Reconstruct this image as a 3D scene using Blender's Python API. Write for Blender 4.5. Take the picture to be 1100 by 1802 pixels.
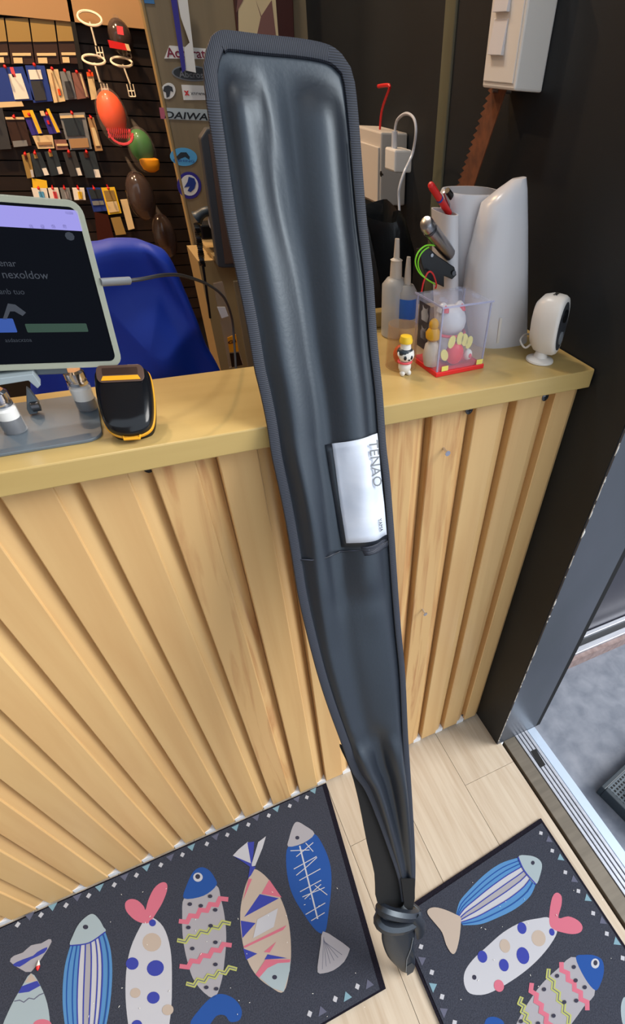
import bpy, bmesh, math, random
from mathutils import Vector, Matrix, Euler
random.seed(7)
for o in list(bpy.data.objects): bpy.data.objects.remove(o)
C = bpy.context.scene.collection
sc = bpy.context.scene

# ------------------------------------------------------------------ camera
F, PPX, PPY = 871.83, 718.39, 1045.93          # focal length and principal point of the 1100 x 1802 frame
CAM = Vector((0.5663, -0.5272, 1.2524)); EUL = Euler((0.7580, -0.0602, -0.4655), 'XYZ')
cd = bpy.data.cameras.new('camera'); cam = bpy.data.objects.new('camera', cd); C.objects.link(cam)
cam.location = CAM; cam.rotation_euler = EUL
cd.sensor_fit = 'HORIZONTAL'; cd.sensor_width = 36; cd.lens = 36 * F / 1100
cd.shift_x = (550 - PPX) / 1100; cd.shift_y = (PPY - 901) / 1100
cd.clip_start = 0.02
sc.camera = cam
# ------------------------------------------------------------------ daylight
w = bpy.data.worlds.new('overcast_sky'); sc.world = w; w.use_nodes = True
bg = w.node_tree.nodes['Background']; bg.inputs[0].default_value = (0.80, 0.89, 1.0, 1); bg.inputs[1].default_value = 1.05
sd = bpy.data.lights.new('hazy_sun', 'SUN'); sd.energy = 2.7; sd.angle = math.radians(35); sd.color = (1, .97, .93)
so = bpy.data.objects.new('hazy_sun', sd); C.objects.link(so)
so.rotation_euler = Vector((-0.85, 0.42, -0.75)).to_track_quat('-Z', 'Y').to_euler()
vs = sc.view_settings
vs.view_transform = 'Standard'; vs.look = 'None'; vs.gamma = 1; vs.use_curve_mapping = False; vs.exposure = 0.42

# ------------------------------------------------------------------ helpers
RM = EUL.to_matrix()
def P(u, v, x=None, y=None, z=None):
    """point of the room at a known depth plane, measured from the photograph"""
    d = RM @ Vector(((u - PPX) / F, -(v - PPY) / F, -1))
    if x is not None: t = (x - CAM.x) / d.x
    elif y is not None: t = (y - CAM.y) / d.y
    else: t = (z - CAM.z) / d.z
    return CAM + d * t

def lin(c):
    c /= 255
    return c / 12.92 if c <= .04045 else ((c + .055) / 1.055) ** 2.4
def rgb(r, g, b): return (lin(r), lin(g), lin(b), 1)

MATS = {}
def mat(name, col, rough=.5, metal=0., spec=.5, emit=None, es=1., alpha=1., trans=0., ior=1.45, coat=0.):
    m = bpy.data.materials.new(name); m.use_nodes = True
    b = m.node_tree.nodes['Principled BSDF']
    b.inputs['Base Color'].default_value = rgb(*col); b.inputs['Roughness'].default_value = rough
    b.inputs['Metallic'].default_value = metal; b.inputs['Specular IOR Level'].default_value = spec
    b.inputs['Alpha'].default_value = alpha; b.inputs['Transmission Weight'].default_value = trans
    b.inputs['IOR'].default_value = ior; b.inputs['Coat Weight'].default_value = coat
    if emit: b.inputs['Emission Color'].default_value = rgb(*emit); b.inputs['Emission Strength'].default_value = es
    MATS[name] = m; return m
def noisy(name, c1, c2, scale=(10, 10, 10), detail=6, rough=.5, lo=.35, hi=.65, bump=0., bscale=None, rand=0., spec=.5, dist=0., metal=0.):
    m = mat(name, c1, rough, metal, spec); nt = m.node_tree; N = nt.nodes; L = nt.links; b = N['Principled BSDF']
    tc = N.new('ShaderNodeTexCoord'); mp = N.new('ShaderNodeMapping'); mp.inputs['Scale'].default_value = scale
    L.new(tc.outputs['Object'], mp.inputs['Vector'])
    oi = N.new('ShaderNodeObjectInfo')
    ad = N.new('ShaderNodeVectorMath'); ad.operation = 'ADD'
    sc_ = N.new('ShaderNodeVectorMath'); sc_.operation = 'SCALE'; sc_.inputs[0].default_value = (37, 23, 11)
    L.new(oi.outputs['Random'], sc_.inputs['Scale']); L.new(mp.outputs[0], ad.inputs[0]); L.new(sc_.outputs[0], ad.inputs[1])
    n = N.new('ShaderNodeTexNoise'); n.inputs['Detail'].default_value = detail; n.inputs['Scale'].default_value = 1; n.inputs['Distortion'].default_value = dist
    L.new(ad.outputs[0], n.inputs['Vector'])
    r = N.new('ShaderNodeValToRGB'); r.color_ramp.elements[0].position = lo; r.color_ramp.elements[1].position = hi
    r.color_ramp.elements[0].color = rgb(*c1); r.color_ramp.elements[1].color = rgb(*c2)
    L.new(n.outputs['Fac'], r.inputs['Fac'])
    out = r.outputs['Color']
    if rand:
        hs = N.new('ShaderNodeHueSaturation'); mr = N.new('ShaderNodeMapRange')
        mr.inputs['To Min'].default_value = 1 - rand; mr.inputs['To Max'].default_value = 1 + rand
        L.new(oi.outputs['Random'], mr.inputs['Value']); L.new(mr.outputs[0], hs.inputs['Value']); L.new(out, hs.inputs['Color']); out = hs.outputs[0]
    L.new(out, b.inputs['Base Color'])
    if bump:
        n2 = n
        if bscale:
            n2 = N.new('ShaderNodeTexNoise'); n2.inputs['Scale'].default_value = bscale; n2.inputs['Detail'].default_value = 4
            L.new(tc.outputs['Object'], n2.inputs['Vector'])
        bp = N.new('ShaderNodeBump'); bp.inputs['Strength'].default_value = bump; bp.inputs['Distance'].default_value = .002
        L.new(n2.outputs['Fac'], bp.inputs['Height']); L.new(bp.outputs[0], b.inputs['Normal'])
    return m

class MB:
    def __init__(s): s.v = []; s.f = []; s.m = []
    def add(s, vs, fs, mi=0):
        o = len(s.v); s.v += [tuple(v) for v in vs]
        for f in fs: s.f.append([i + o for i in f]); s.m.append(mi)
        return s
    def box(s, x0, x1, y0, y1, z0, z1, mi=0, M=None):
        vs = [Vector((x, y, z)) for z in (z0, z1) for y in (y0, y1) for x in (x0, x1)]
        if M: vs = [M @ v for v in vs]
        return s.add(vs, [(0, 2, 3, 1), (4, 5, 7, 6), (0, 1, 5, 4), (2, 6, 7, 3), (0, 4, 6, 2), (1, 3, 7, 5)], mi)
    def prism(s, pts, off, mi=0, cap=True):
        """polygon pts (Vectors) pushed along off"""
        n = len(pts); off = Vector(off); pts = [Vector(p) for p in pts]
        fs = [(i, (i + 1) % n, n + (i + 1) % n, n + i) for i in range(n)]
        if cap: fs += [tuple(range(n))[::-1], tuple(range(n, 2 * n))]
        return s.add(pts + [p + off for p in pts], fs, mi)
    def poly(s, pts, mi=0): return s.add(pts, [tuple(range(len(pts)))], mi)
    def lathe(s, prof, M=None, seg=20, mi=0, sx=1, sy=1, close=True):
        vs = []; n = len(prof)
        for r, z in prof:
            for k in range(seg):
                a = 2 * math.pi * k / seg; v = Vector((r * math.cos(a) * sx, r * math.sin(a) * sy, z)); vs.append(M @ v if M else v)
        fs = [(i * seg + k, i * seg + (k + 1) % seg, (i + 1) * seg + (k + 1) % seg, (i + 1) * seg + k) for i in range(n - 1) for k in range(seg)]
        if close: fs += [tuple(range(seg))[::-1], tuple(range((n - 1) * seg, n * seg))]
        return s.add(vs, fs, mi)
    def tube(s, pts, r, seg=8, mi=0, flat=1., up=None, cap=True):
        pts = [Vector(p) for p in pts]; n = len(pts); vs = []
        rs = r if isinstance(r, (list, tuple)) else [r] * n
        nrm = None
        for i, p in enumerate(pts):
            t = (pts[min(i + 1, n - 1)] - pts[max(i - 1, 0)]).normalized()
            if up is not None: a = Vector(up) - t * t.dot(Vector(up))
            elif nrm is None: a = t.orthogonal()
            else: a = nrm - t * t.dot(nrm)
            a.normalize(); nrm = a; b = t.cross(a)
            for k in range(seg):
                an = 2 * math.pi * k / seg; vs.append(p + a * (math.cos(an) * rs[i] * flat) + b * (math.sin(an) * rs[i]))
        fs = [(i * seg + k, i * seg + (k + 1) % seg, (i + 1) * seg + (k + 1) % seg, (i + 1) * seg + k) for i in range(n - 1) for k in range(seg)]
        if cap: fs += [tuple(range(seg))[::-1], tuple(range((n - 1) * seg, n * seg))]
        return s.add(vs, fs, mi)
    def ball(s, c, rx, ry, rz, seg=16, rings=10, mi=0, R=None):
        prof = [(math.sin(math.pi * (i + .02) / (rings + .04)) if 0 < i < rings else .03, -math.cos(math.pi * i / rings)) for i in range(rings + 1)]
        M = Matrix.Translation(c) @ ((R.to_4x4()) if R else Matrix()) @ Matrix.Diagonal((rx, ry, rz, 1))
        return s.lathe(prof, M, seg, mi)
    def mesh(s, name, mats, smooth=False):
        me = bpy.data.meshes.new(name); me.from_pydata(s.v, [], s.f)
        if not isinstance(mats, (list, tuple)): mats = [mats]
        for m in mats: me.materials.append(MATS[m] if isinstance(m, str) else m)
        me.polygons.foreach_set('material_index', s.m)
        bm = bmesh.new(); bm.from_mesh(me); bmesh.ops.recalc_face_normals(bm, faces=bm.faces); bm.to_mesh(me); bm.free()
        if smooth:
            me.polygons.foreach_set('use_smooth', [True] * len(me.polygons))
            try: me.set_sharp_from_angle(angle=math.radians(smooth if smooth is not True else 40))
            except Exception: pass
        me.update(); return me
    def build(s, name, mats, parent=None, smooth=False, bevel=0, label=None):
        return link(name, s.mesh(name, mats, smooth), parent, bevel, label)
def link(name, me, parent=None, bevel=0, label=None):
    o = bpy.data.objects.new(name, me); C.objects.link(o)
    if parent:
        o.parent = parent; r = parent
        T = Matrix()
        while r: T = Matrix.Translation(r.location) @ T; r = r.parent
        if parent.type == 'EMPTY': o.matrix_parent_inverse = Matrix.Translation(-parent.location)
    if bevel:
        b = o.modifiers.new('bevel', 'BEVEL'); b.width = bevel; b.segments = 2; b.limit_method = 'ANGLE'; b.harden_normals = False
    if label: o['label'] = label
    return o
def tag(o, label, cat, group=None):
    o['label'] = label; o['category'] = cat
    if group: o['group'] = group
    return o
def thing(name, label, cat, loc, group=None):
    o = bpy.data.objects.new(name, None); C.objects.link(o); o.location = loc; o.empty_display_size = .02
    return tag(o, label, cat, group)
def struct(o): o['kind'] = 'structure'; return o
def text(name, s, size, origin, xd, yd, m, parent, ext=.0003, bold=0., shear=0., align='LEFT'):
    cu = bpy.data.curves.new(name, 'FONT'); cu.body = s; cu.size = size; cu.extrude = ext; cu.offset = bold; cu.shear = shear; cu.align_x = align; cu.resolution_u = 3
    t = bpy.data.objects.new(name, cu); C.objects.link(t)
    bpy.context.view_layer.update()
    me = bpy.data.meshes.new_from_object(t.evaluated_get(bpy.context.evaluated_depsgraph_get()))
    bpy.data.objects.remove(t)
    xd = Vector(xd); yd = Vector(yd); zd = xd.cross(yd).normalized()
    M = Matrix((xd.to_4d(), yd.to_4d(), zd.to_4d(), Vector((0, 0, 0, 1)))).transposed()
    M[3][0] = M[3][1] = M[3][2] = 0; M[3][3] = 1
    M.translation = Vector(origin); me.transform(M)
    me.materials.clear(); me.materials.append(MATS[m])
    return link(name, me, parent)
def crom(pts, n=6, closed=True):
    pts = [Vector(p) for p in pts]; N = len(pts); out = []
    for i in range(N if closed else N - 1):
        if closed: a, b, c, d = (pts[(i + k - 1) % N] for k in range(4))
        else: a, b, c, d = pts[max(i - 1, 0)], pts[i], pts[i + 1], pts[min(i + 2, N - 1)]
        for k in range(n):
            t = k / n
            out.append(.5 * ((2 * b) + (c - a) * t + (2 * a - 5 * b + 4 * c - d) * t * t + (3 * b - a - 3 * c + d) * t ** 3))
    if not closed: out.append(pts[-1])
    return out
def ell(c, a, b, n=20, rot=0):
    r = math.radians(rot); ca, sa = math.cos(r), math.sin(r)
    return [(c[0] + a * math.cos(t) * ca - b * math.sin(t) * sa, c[1] + a * math.cos(t) * sa + b * math.sin(t) * ca) for t in [2 * math.pi * k / n for k in range(n)]]
def frame(o, xd, yd, zd):
    M = Matrix((Vector(xd).normalized().to_4d(), Vector(yd).normalized().to_4d(), Vector(zd).normalized().to_4d(), Vector((0, 0, 0, 1)))).transposed()
    M[3][0] = M[3][1] = M[3][2] = 0; M[3][3] = 1; M.translation = Vector(o); return M

# ------------------------------------------------------------------ materials
noisy('slat_wood', (216, 178, 122), (203, 160, 106), (26, 26, 1.6), 5, .36, .42, .75, .03, rand=.05, dist=.6)
noisy('slat_grain', (214, 174, 118), (182, 128, 80), (34, 34, 2.2), 6, .38, .48, .72, .05, rand=.03, dist=2.2)
noisy('worktop_wood', (190, 163, 104), (178, 150, 92), (3, 30, 30), 5, .30, .35, .7, .02)
noisy('floor_oak', (196, 182, 162), (178, 160, 138), (90, 5, 90), 6, .42, .36, .72, .03, rand=.03, dist=.4)
noisy('black_paint', (14, 18, 23), (20, 25, 30), (9, 9, 9), 6, .55, .3, .7, .05)
noisy('grey_paint', (66, 72, 80), (78, 82, 92), (6, 6, 3), 6, .34, .3, .7, .04)
noisy('concrete', (110, 116, 128), (144, 148, 158), (22, 22, 22), 12, .75, .32, .80, .3, dist=.3)
noisy('curb_pink', (132, 112, 108), (160, 140, 136), (60, 60, 60), 8, .9, .3, .7, .8)
noisy('pillar_wood', (142, 124, 94), (124, 108, 82), (22, 22, 1.4), 5, .55, .35, .7, .03, dist=.5)
noisy('dark_plank', (34, 22, 16), (20, 13, 10), (2, 30, 30), 5, .5, .3, .7, .1, rand=.2)
noisy('plaster', (200, 196, 188), (190, 186, 178), (4, 4, 4), 4, .9)
noisy('bag_fabric', (24, 29, 39), (21, 25, 34), (300, 300, 300), 3, .44, .3, .7, .06, spec=.5)
MATS['bag_fabric'].node_tree.nodes['Principled BSDF'].inputs['IOR'].default_value = 1.74
MATS['bag_fabric'].node_tree.nodes['Principled BSDF'].inputs['Specular Tint'].default_value = (.78, .90, 1, 1)
noisy('mat_pile', (48, 51, 61), (64, 67, 78), (420, 420, 420), 3, .95, .3, .7, .5, spec=.15)
noisy('mat_edge', (22, 20, 28), (34, 32, 42), (500, 500, 500), 2, .95, .3, .7, .6, spec=.1)
noisy('blue_cloth', (8, 58, 178), (6, 48, 160), (6, 6, 6), 4, .6, .3, .7, .05)
noisy('rust', (112, 64, 36), (78, 44, 26), (60, 60, 60), 6, .8, .3, .7, .2)
noisy('trash_bag', (18, 20, 22), (24, 26, 28), (20, 20, 20), 4, .30, .3, .7, .5, bscale=60)
noisy('label_foil', (214, 220, 232), (188, 198, 214), (14, 14, 30), 6, .32, .35, .7, .12)
noisy('plush', (178, 172, 168), (150, 146, 146), (500, 500, 500), 3, .9, .3, .7, .2)
noisy('aluminium', (188, 192, 202), (172, 176, 186), (8, 60, 8), 3, .38, .3, .7, metal=.55)
noisy('bronze_strip', (118, 110, 98), (102, 95, 84), (8, 60, 8), 3, .45, .3, .7, metal=.3)
noisy('succulent', (132, 148, 108), (92, 112, 80), (40, 40, 40), 4, .6, .3, .7)
# binding tape with fine woven ribs running across the tape
def rib(name, direction):
    m = mat(name, (30, 32, 38), .6); nt = m.node_tree; b = nt.nodes['Principled BSDF']
    tc = nt.nodes.new('ShaderNodeTexCoord'); wx = nt.nodes.new('ShaderNodeTexWave'); wx.wave_type = 'BANDS'; wx.bands_direction = direction; wx.inputs['Scale'].default_value = 190
    bp = nt.nodes.new('ShaderNodeBump'); bp.inputs['Strength'].default_value = .35; bp.inputs['Distance'].default_value = .0005
    rp = nt.nodes.new('ShaderNodeValToRGB'); rp.color_ramp.elements[0].color = rgb(24, 27, 34); rp.color_ramp.elements[1].color = rgb(56, 61, 74)
    nt.links.new(tc.outputs['Object'], wx.inputs['Vector']); nt.links.new(wx.outputs['Fac'], rp.inputs['Fac']); nt.links.new(rp.outputs[0], b.inputs['Base Color'])
    nt.links.new(wx.outputs['Fac'], bp.inputs['Height']); nt.links.new(bp.outputs[0], b.inputs['Normal'])
rib('binding', 'Z'); rib('binding_top', 'X')
for n, c, r in [('white_paint', (232, 234, 238), .5), ('white_plastic', (222, 216, 208), .32), ('cream_plastic', (196, 186, 174), .4), ('cool_white', (206, 204, 206), .28),
        ('black_plastic', (16, 17, 19), .3), ('matte_black', (12, 12, 13), .7), ('black_gloss', (14, 16, 20), .16), ('dark_grey', (52, 54, 58), .5), ('slate', (44, 54, 62), .4),
        ('mid_grey', (120, 124, 128), .5), ('stand_grey', (98, 108, 116), .38), ('stand_light', (150, 162, 168), .45), ('amber', (234, 166, 36), .3), ('yellow', (236, 196, 50), .4), ('pale_yellow', (226, 214, 110), .45),
        ('red', (206, 34, 34), .35), ('base_red', (226, 40, 40), .3), ('orange', (255, 84, 14), .45), ('pink_red', (226, 80, 90), .4), ('green', (30, 120, 52), .5), ('cap_yellow', (240, 160, 30), .5), ('blue', (36, 98, 190), .4), ('deep_blue', (36, 60, 140), .45), ('sky_blue', (90, 170, 220), .4),
        ('purple', (70, 58, 150), .5), ('cream', (216, 194, 150), .55), ('tan_board', (164, 130, 92), .6), ('olive_card', (150, 124, 70), .5), ('dark_brown', (52, 32, 22), .5), ('mauve', (128, 88, 80), .6), ('frame_red', (66, 28, 20), .45),
        ('paper', (230, 228, 222), .6), ('wire_white', (236, 226, 206), .35), ('gold', (212, 158, 40), .28), ('teal', (60, 130, 150), .5), ('lime', (130, 220, 50), .4), ('box_tan', (150, 126, 84), .6), ('brown_bag', (86, 66, 56), .3), ('indigo', (52, 44, 140), .5),
        ('p_white', (176, 177, 184), .9), ('p_grey', (152, 150, 156), .9), ('p_blue', (40, 76, 142), .9), ('p_light', (80, 128, 176), .9), ('p_indigo', (58, 66, 148), .9), ('p_pink', (188, 104, 122), .9), ('p_beige', (172, 158, 146), .9), ('p_lime', (164, 168, 100), .9), ('p_teal', (118, 150, 164), .9), ('p_slate', (92, 94, 112), .9), ('p_dark', (56, 56, 70), .9), ('p_mint', (150, 164, 170), .9)]:
    mat(n, c, r, spec=.5 if not n.startswith('p_') else .1)
mat('chrome', (214, 214, 224), .16, 1.); mat('steel', (168, 168, 172), .3, 1.); mat('gun_metal', (92, 92, 96), .3, .9)
mat('clear', (236, 240, 246), .04, alpha=.16, spec=.8); mat('clear_blue', (205, 210, 236), .06, alpha=.11, spec=.9)
mat('frosted', (196, 194, 190), .35, alpha=.62); mat('amber_glass', (190, 150, 100), .1, alpha=.22); mat('film', (190, 180, 175), .12, alpha=.12, spec=.9); mat('smoke_film', (70, 58, 56), .14, alpha=.72, spec=.9)
mat('tpu', (168, 172, 154), .16, alpha=.6); mat('screen_glass', (5, 7, 14), .16, spec=.05)
mat('ui_lilac', (20, 20, 24), .2, emit=(140, 134, 208), es=.9); mat('ui_blue', (10, 10, 14), .2, emit=(24, 72, 160), es=.7); mat('ui_green', (8, 10, 8), .2, emit=(14, 52, 30), es=.8); mat('ui_grey', (10, 10, 14), .2, emit=(80, 88, 104), es=.22); mat('ui_dim', (8, 8, 12), .2, emit=(40, 48, 62), es=.4); mat('ui_dark', (8, 8, 12), .2, emit=(36, 34, 74), es=.8)
mat('brown_film', (60, 30, 26), .2); mat('wood_ply', (176, 130, 84), .6)

# ------------------------------------------------------------------ setting
Xn, Xf = -2.2, 1.136
fl = struct(MB().box(Xn, 1.155, -1.5, 2.6, -.06, -.012).build('floor', 'wood_ply'))
PW = .160; x = .998 + PW; k = 0
while x > -1.2:
    x0 = x - PW
    e = {0: -.163, 1: -.62, 2: -.171}.get(k, -.55 + .37 * ((k * 5) % 4))
    x1 = min(x, 1.150)
    if k == 0: x1 = 1.150
    for (ya, yb) in ((e, .02), (-1.5, e)):
        if ya > .02: continue
        yb_ = min(yb, .02)
        MB().box(x0 + .0004, x1 - .0004, ya + .0004, yb_ - .0004, -.012, 0).build('floor_plank', 'floor_oak', fl, bevel=.0005)
    x = x0; k += 1
wr = struct(MB().box(Xf, 1.272, -.10, .455, 0, 2.7).box(Xf + .022, 1.272, .455, 2.6, 0, 2.7).build('wall_right', 'black_paint'))
# grey painted end of the wall (door jamb)
MB().box(Xf + .0015, 1.268, -.104, -.100, 0, 2.6).build('jamb_face', 'grey_paint', wr)
cm = MB(); z = .02
while z < 1.6:
    L = random.choice([.004, .007, .012, .02, .03, .045]); wdt = random.uniform(.0012, .003)
    if random.random() < .92:
        pts = [(Xf - .0003, -.1045, z), (Xf + wdt * .8, -.1045, z + L * .2), (Xf + wdt * random.uniform(.4, 1.3), -.1045, z + L * .6), (Xf - .0003, -.1045, z + L)]
        cm.prism([Vector(p) for p in pts], (0, .001, 0))
        cm.prism([Vector((Xf - .0006, -.1045, z)), Vector((Xf - .0006, -.1045 + wdt * .5, z + L * .5)), Vector((Xf - .0006, -.1045, z + L))], (.001, 0, 0))
    z += L + random.choice([.001, .003, .008, .02])
cm.build('chipped_edge', 'paper', wr)
MB().box(1.268, 1.283, -.1035, -.06, 0, 2.6).build('door_gasket', 'matte_black', wr)
struct(MB().box(1.292, 1.31, -.045, .015, 0, 2.6).build('trim_2', 'grey_paint'))
struct(MB().box(Xf - .004, Xf + .02, .452, .486, .6, 2.5).build('trim_1', noisy('trim_olive', (104, 104, 84), (84, 82, 64), (10, 10, 3), 4, .5), bevel=.003))
cl = struct(MB().box(Xn, 1.272, -.55, 2.6, 2.7, 2.75).build('ceiling', 'plaster'))
struct(MB().box(Xn - .05, Xn, -1.5, 2.6, 0, 2.7).build('wall_left', 'plaster'))
struct(MB().box(Xn, .1, -1.55, -1.5, 0, 2.7).build('wall_light_block', 'plaster'))  # unseen wall added to cut frontal daylight, so the door side lights more
# dark plank wall with the shop goods
YS = 2.3
wb = struct(MB().box(Xn, 1.272, YS + .03, 2.6, 0, 2.7).build('wall_back', 'matte_black'))
z = .35; me = None
while z < 2.0:
    b = MB().box(-.35, 1.15, YS + .012, YS + .03, z + .002, z + .043)
    if me is None: me = MB().box(-.35, 1.15, YS + .012, YS + .03, .002, .043).mesh('plank', 'dark_plank')
    o = link('plank', me, wb); o.location.z = z; z += .045
struct(MB().box(-.35, 1.0, YS - .03, YS + .012, P(0, 26, y=YS).z, 1.9).build('trim_3', 'tan_board'))
# wooden partition with stickers
YP = 1.2
xl = P(240, 0, y=YP).x
wp = struct(MB().box(.795, Xf + .022, YP, YP + .03, 0, 2.7).build('wall_partition', 'pillar_wood'))
MB().box(.790, .797, YP - .003, YP + .033, 0, 2.7).build('edge_strip', 'box_tan', wp, bevel=.002)
# lights of the shop: two warm ceiling spots over the goods
for (lx, ly, e) in ((.45, 1.55, 9), (-.3, 1.5, 7)):
    s = thing('ceiling_spot', 'warm ceiling spot above the wall of goods, %s one' % ('near' if lx > 0 else 'far left'), 'lamp', (lx, ly, 2.7))
    MB().lathe([(.045, 2.58), (.05, 2.7)], Matrix.Translation((lx, ly, 0))).build('can', 'white_plastic', s, True)
    ld = bpy.data.lights.new('spot_bulb', 'AREA'); ld.shape = 'DISK'; ld.size = .09; ld.energy = e * 4.4; ld.color = (1, .66, .36)
    lo = bpy.data.objects.new('spot_bulb', ld); C.objects.link(lo); lo.location = (lx, ly, 2.575); lo.rotation_euler = (Vector((lx + .05, YS, .95)) - lo.location).to_track_quat('-Z', 'Y').to_euler()

s = thing('fill_lamp', 'added round fill lamp, unseen, over the staff side of the counter', 'lamp', (.45, .75, 2.7))  # fill lamp added out of view to brighten partition, chair and goods
MB().lathe([(.11, 2.66), (.12, 2.7)], Matrix.Translation((.45, .75, 0)), 24).build('housing', 'white_plastic', s, True)
ld = bpy.data.lights.new('fill_light', 'AREA'); ld.shape = 'DISK'; ld.size = .2; ld.energy = 9; ld.color = (1, .94, .86)
lo = bpy.data.objects.new('fill_light', ld); C.objects.link(lo); lo.location = (.45, .75, 2.655)
# ------------------------------------------------------------------ outside
gr = struct(MB().box(1.262, 5, -3, .02, -.08, -.012).box(1.262, 5, .02, .5, -.08, -.012).build('floor_outside', 'concrete'))
struct(MB().box(-3, 5, -4.0, -1.5, -.08, -.014).build('floor_street', noisy('asphalt', (62, 63, 66), (78, 79, 82), (60, 60, 60), 6, .9, .3, .7, .4)))
sp = MB(); sp.box(1.150, 1.158, -1.5, -.104, -.03, -.004)
sill = thing('door_sill', 'aluminium sliding door sill with dark grooves beside the grey jamb', 'door sill', (1.2, -.6, 0)); del sill['category']; del sill['label']; sill['kind'] = 'structure'; sill.name = 'trim_4'
MB().box(1.157, 1.193, -1.5, -.104, -.03, .004).build('bronze_strip', 'bronze_strip', sill, bevel=.001)
MB().box(1.193, 1.238, -1.5, -.104, -.03, -.004).build('track_bed', 'dark_brown', sill)
for k in range(4):
    MB().box(1.1945 + k * .0108, 1.2025 + k * .0108, -1.5, -.104, -.02, .006).build('track_rail', 'aluminium', sill, bevel=.0008)
MB().box(1.2375, 1.263, -1.5, -.104, -.03, .003).build('sill_edge', mat('sill_blue', (190, 206, 226), .35, .4), sill, bevel=.001)
sl = [P(934, 1322, z=.0065), P(943, 1318, z=.0065), P(960, 1346, z=.0065), P(951, 1351, z=.0065)]
MB().prism(sl, (0, 0, .0006)).build('drain_slot', 'matte_black', sill)
# kerb, door rails and dark door across the outside step
A = P(1005, 1172, z=0); B = P(1100, 1128, z=0)
ya = A.y + .0
MB().box(1.30, 4, ya, ya + .10, -.012, .026).build('trim_5', 'curb_pink')['kind'] = 'structure'
fr = thing('door_2', '', '', (1.8, ya + .06, .026)); del fr['label']; del fr['category']; fr['kind'] = 'structure'
MB().box(1.30, 4, ya + .014, ya + .034, .026, .036).build('rail', 'aluminium', fr, bevel=.002)
MB().box(1.30, 4, ya + .034, ya + .055, .026, .030).build('rail_bed', 'dark_grey', fr)
MB().box(1.30, 4, ya + .055, ya + .070, .026, .040).build('rail', 'aluminium', fr, bevel=.002)
MB().box(1.30, 4, ya + .072, ya + .10, .026, 2.4).build('door_panel', mat('dark_panel', (54, 54, 64), .3), fr)

# ------------------------------------------------------------------ counter
p = .068; D = .014; ZT = .953
ct = thing('counter', 'shop counter clad in honey-coloured vertical wooden slats', 'counter', (.4, .03, 0))
def slat_mesh(w, m, name='slat'):
    prof = [(0.0004, D), (0.0004, -.004), (.0016, -.0052), (.640 * w, -.0052), (.655 * w, -.0046), (.668 * w, -.0024), (.69 * w, -.0021), (.75 * w, -.0012), (.82 * w, .0008), (.89 * w, .0040), (.95 * w, .0088), (.985 * w, .0118), (w - .0004, .0122), (w - .0004, D)]
    b = MB().prism([Vector((a, y, .010)) for a, y in prof], (0, 0, ZT - .010))
    return b.mesh(name, m, 25)
SM = slat_mesh(p, 'slat_wood'); SG = slat_mesh(p, 'slat_grain'); SE = slat_mesh(1.146 - 16 * p - .002, 'slat_wood')
BB = MB().box(.675 * p, .995 * p, -.0030, .0138, 0.0, .0155).mesh('base_block', 'white_paint')
for i in range(-11, 17):
    o = link('slat', SE if i == 16 else (SG if i in (11, 12, 13, 8) else SM), ct); o.location = (i * p, 0, 0)
    # the shaped face starts on the valley line so every slat ends in its own shadow line
    if i < 16:
        o = link('base_block', BB, ct); o.location = (i * p, 0, 0)
MB().box(-.75, 1.132, D, .13, 0, ZT).build('carcass', 'wood_ply', ct)
def screw(u, v, y, r, m, stick=.002):
    q = P(u, v, y=y); M = frame(q + Vector((0, .002, 0)), (1, 0, 0), (0, 0, 1), (0, -1, 0))
    b = MB().lathe([(r * .5, -.001), (r, .001), (r, stick), (r * .8, stick + .0008), (.0002, stick + .0009)], M, 14)
    b.box(-r * .6, r * .6, -r * .1, r * .1, stick + .0006, stick + .0012, 1, M).box(-r * .1, r * .1, -r * .6, r * .6, stick + .0006, stick + .0012, 1, M)
    b.build('screw', [m, 'matte_black'], ct, True)
screw(261, 824, -.001, .0050, 'matte_black', .003); screw(826, 722, -.006, .0058, 'gun_metal'); screw(960, 699, -.006, .0058, 'gun_metal'); screw(814, 1259, -.005, .003, 'gun_metal')
for (u, v) in ((787, 797), (748, 1080)):
    q = P(u, v, y=-.016); MB().tube([q + Vector((0, .014, .002)), q], .0016, 8).lathe([(.0015, -.001), (.0042, .001), (.004, .002)], frame(q, (1, 0, 0), (0, 0, 1), (0, -1, 0)), 12).build('screw', 'chrome', ct, True, label='silver screw standing proud of the slat')
wt = MB().prism([Vector(v) for v in ((-.75, -.022, .956), (1.131, -.022, .956), (1.134, -.019, .956), (1.134, .225, .956), (.74, .225, .956), (.74, .135, .956), (-.75, .135, .956))], (0, 0, .025))
wtp = thing('worktop', 'glossy tan wooden counter top with a square front edge', 'counter top', (.4, .05, .956))
wt.build('board', 'worktop_wood', wtp, bevel=.0015)
MB().box(.78, 1.134, .212, .232, .981, 1.003).build('upstand', noisy('upstand_wood', (150, 128, 76), (136, 116, 68), (3, 30, 30), 4, .5), wtp, bevel=.002)
TZ = .981

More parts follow.
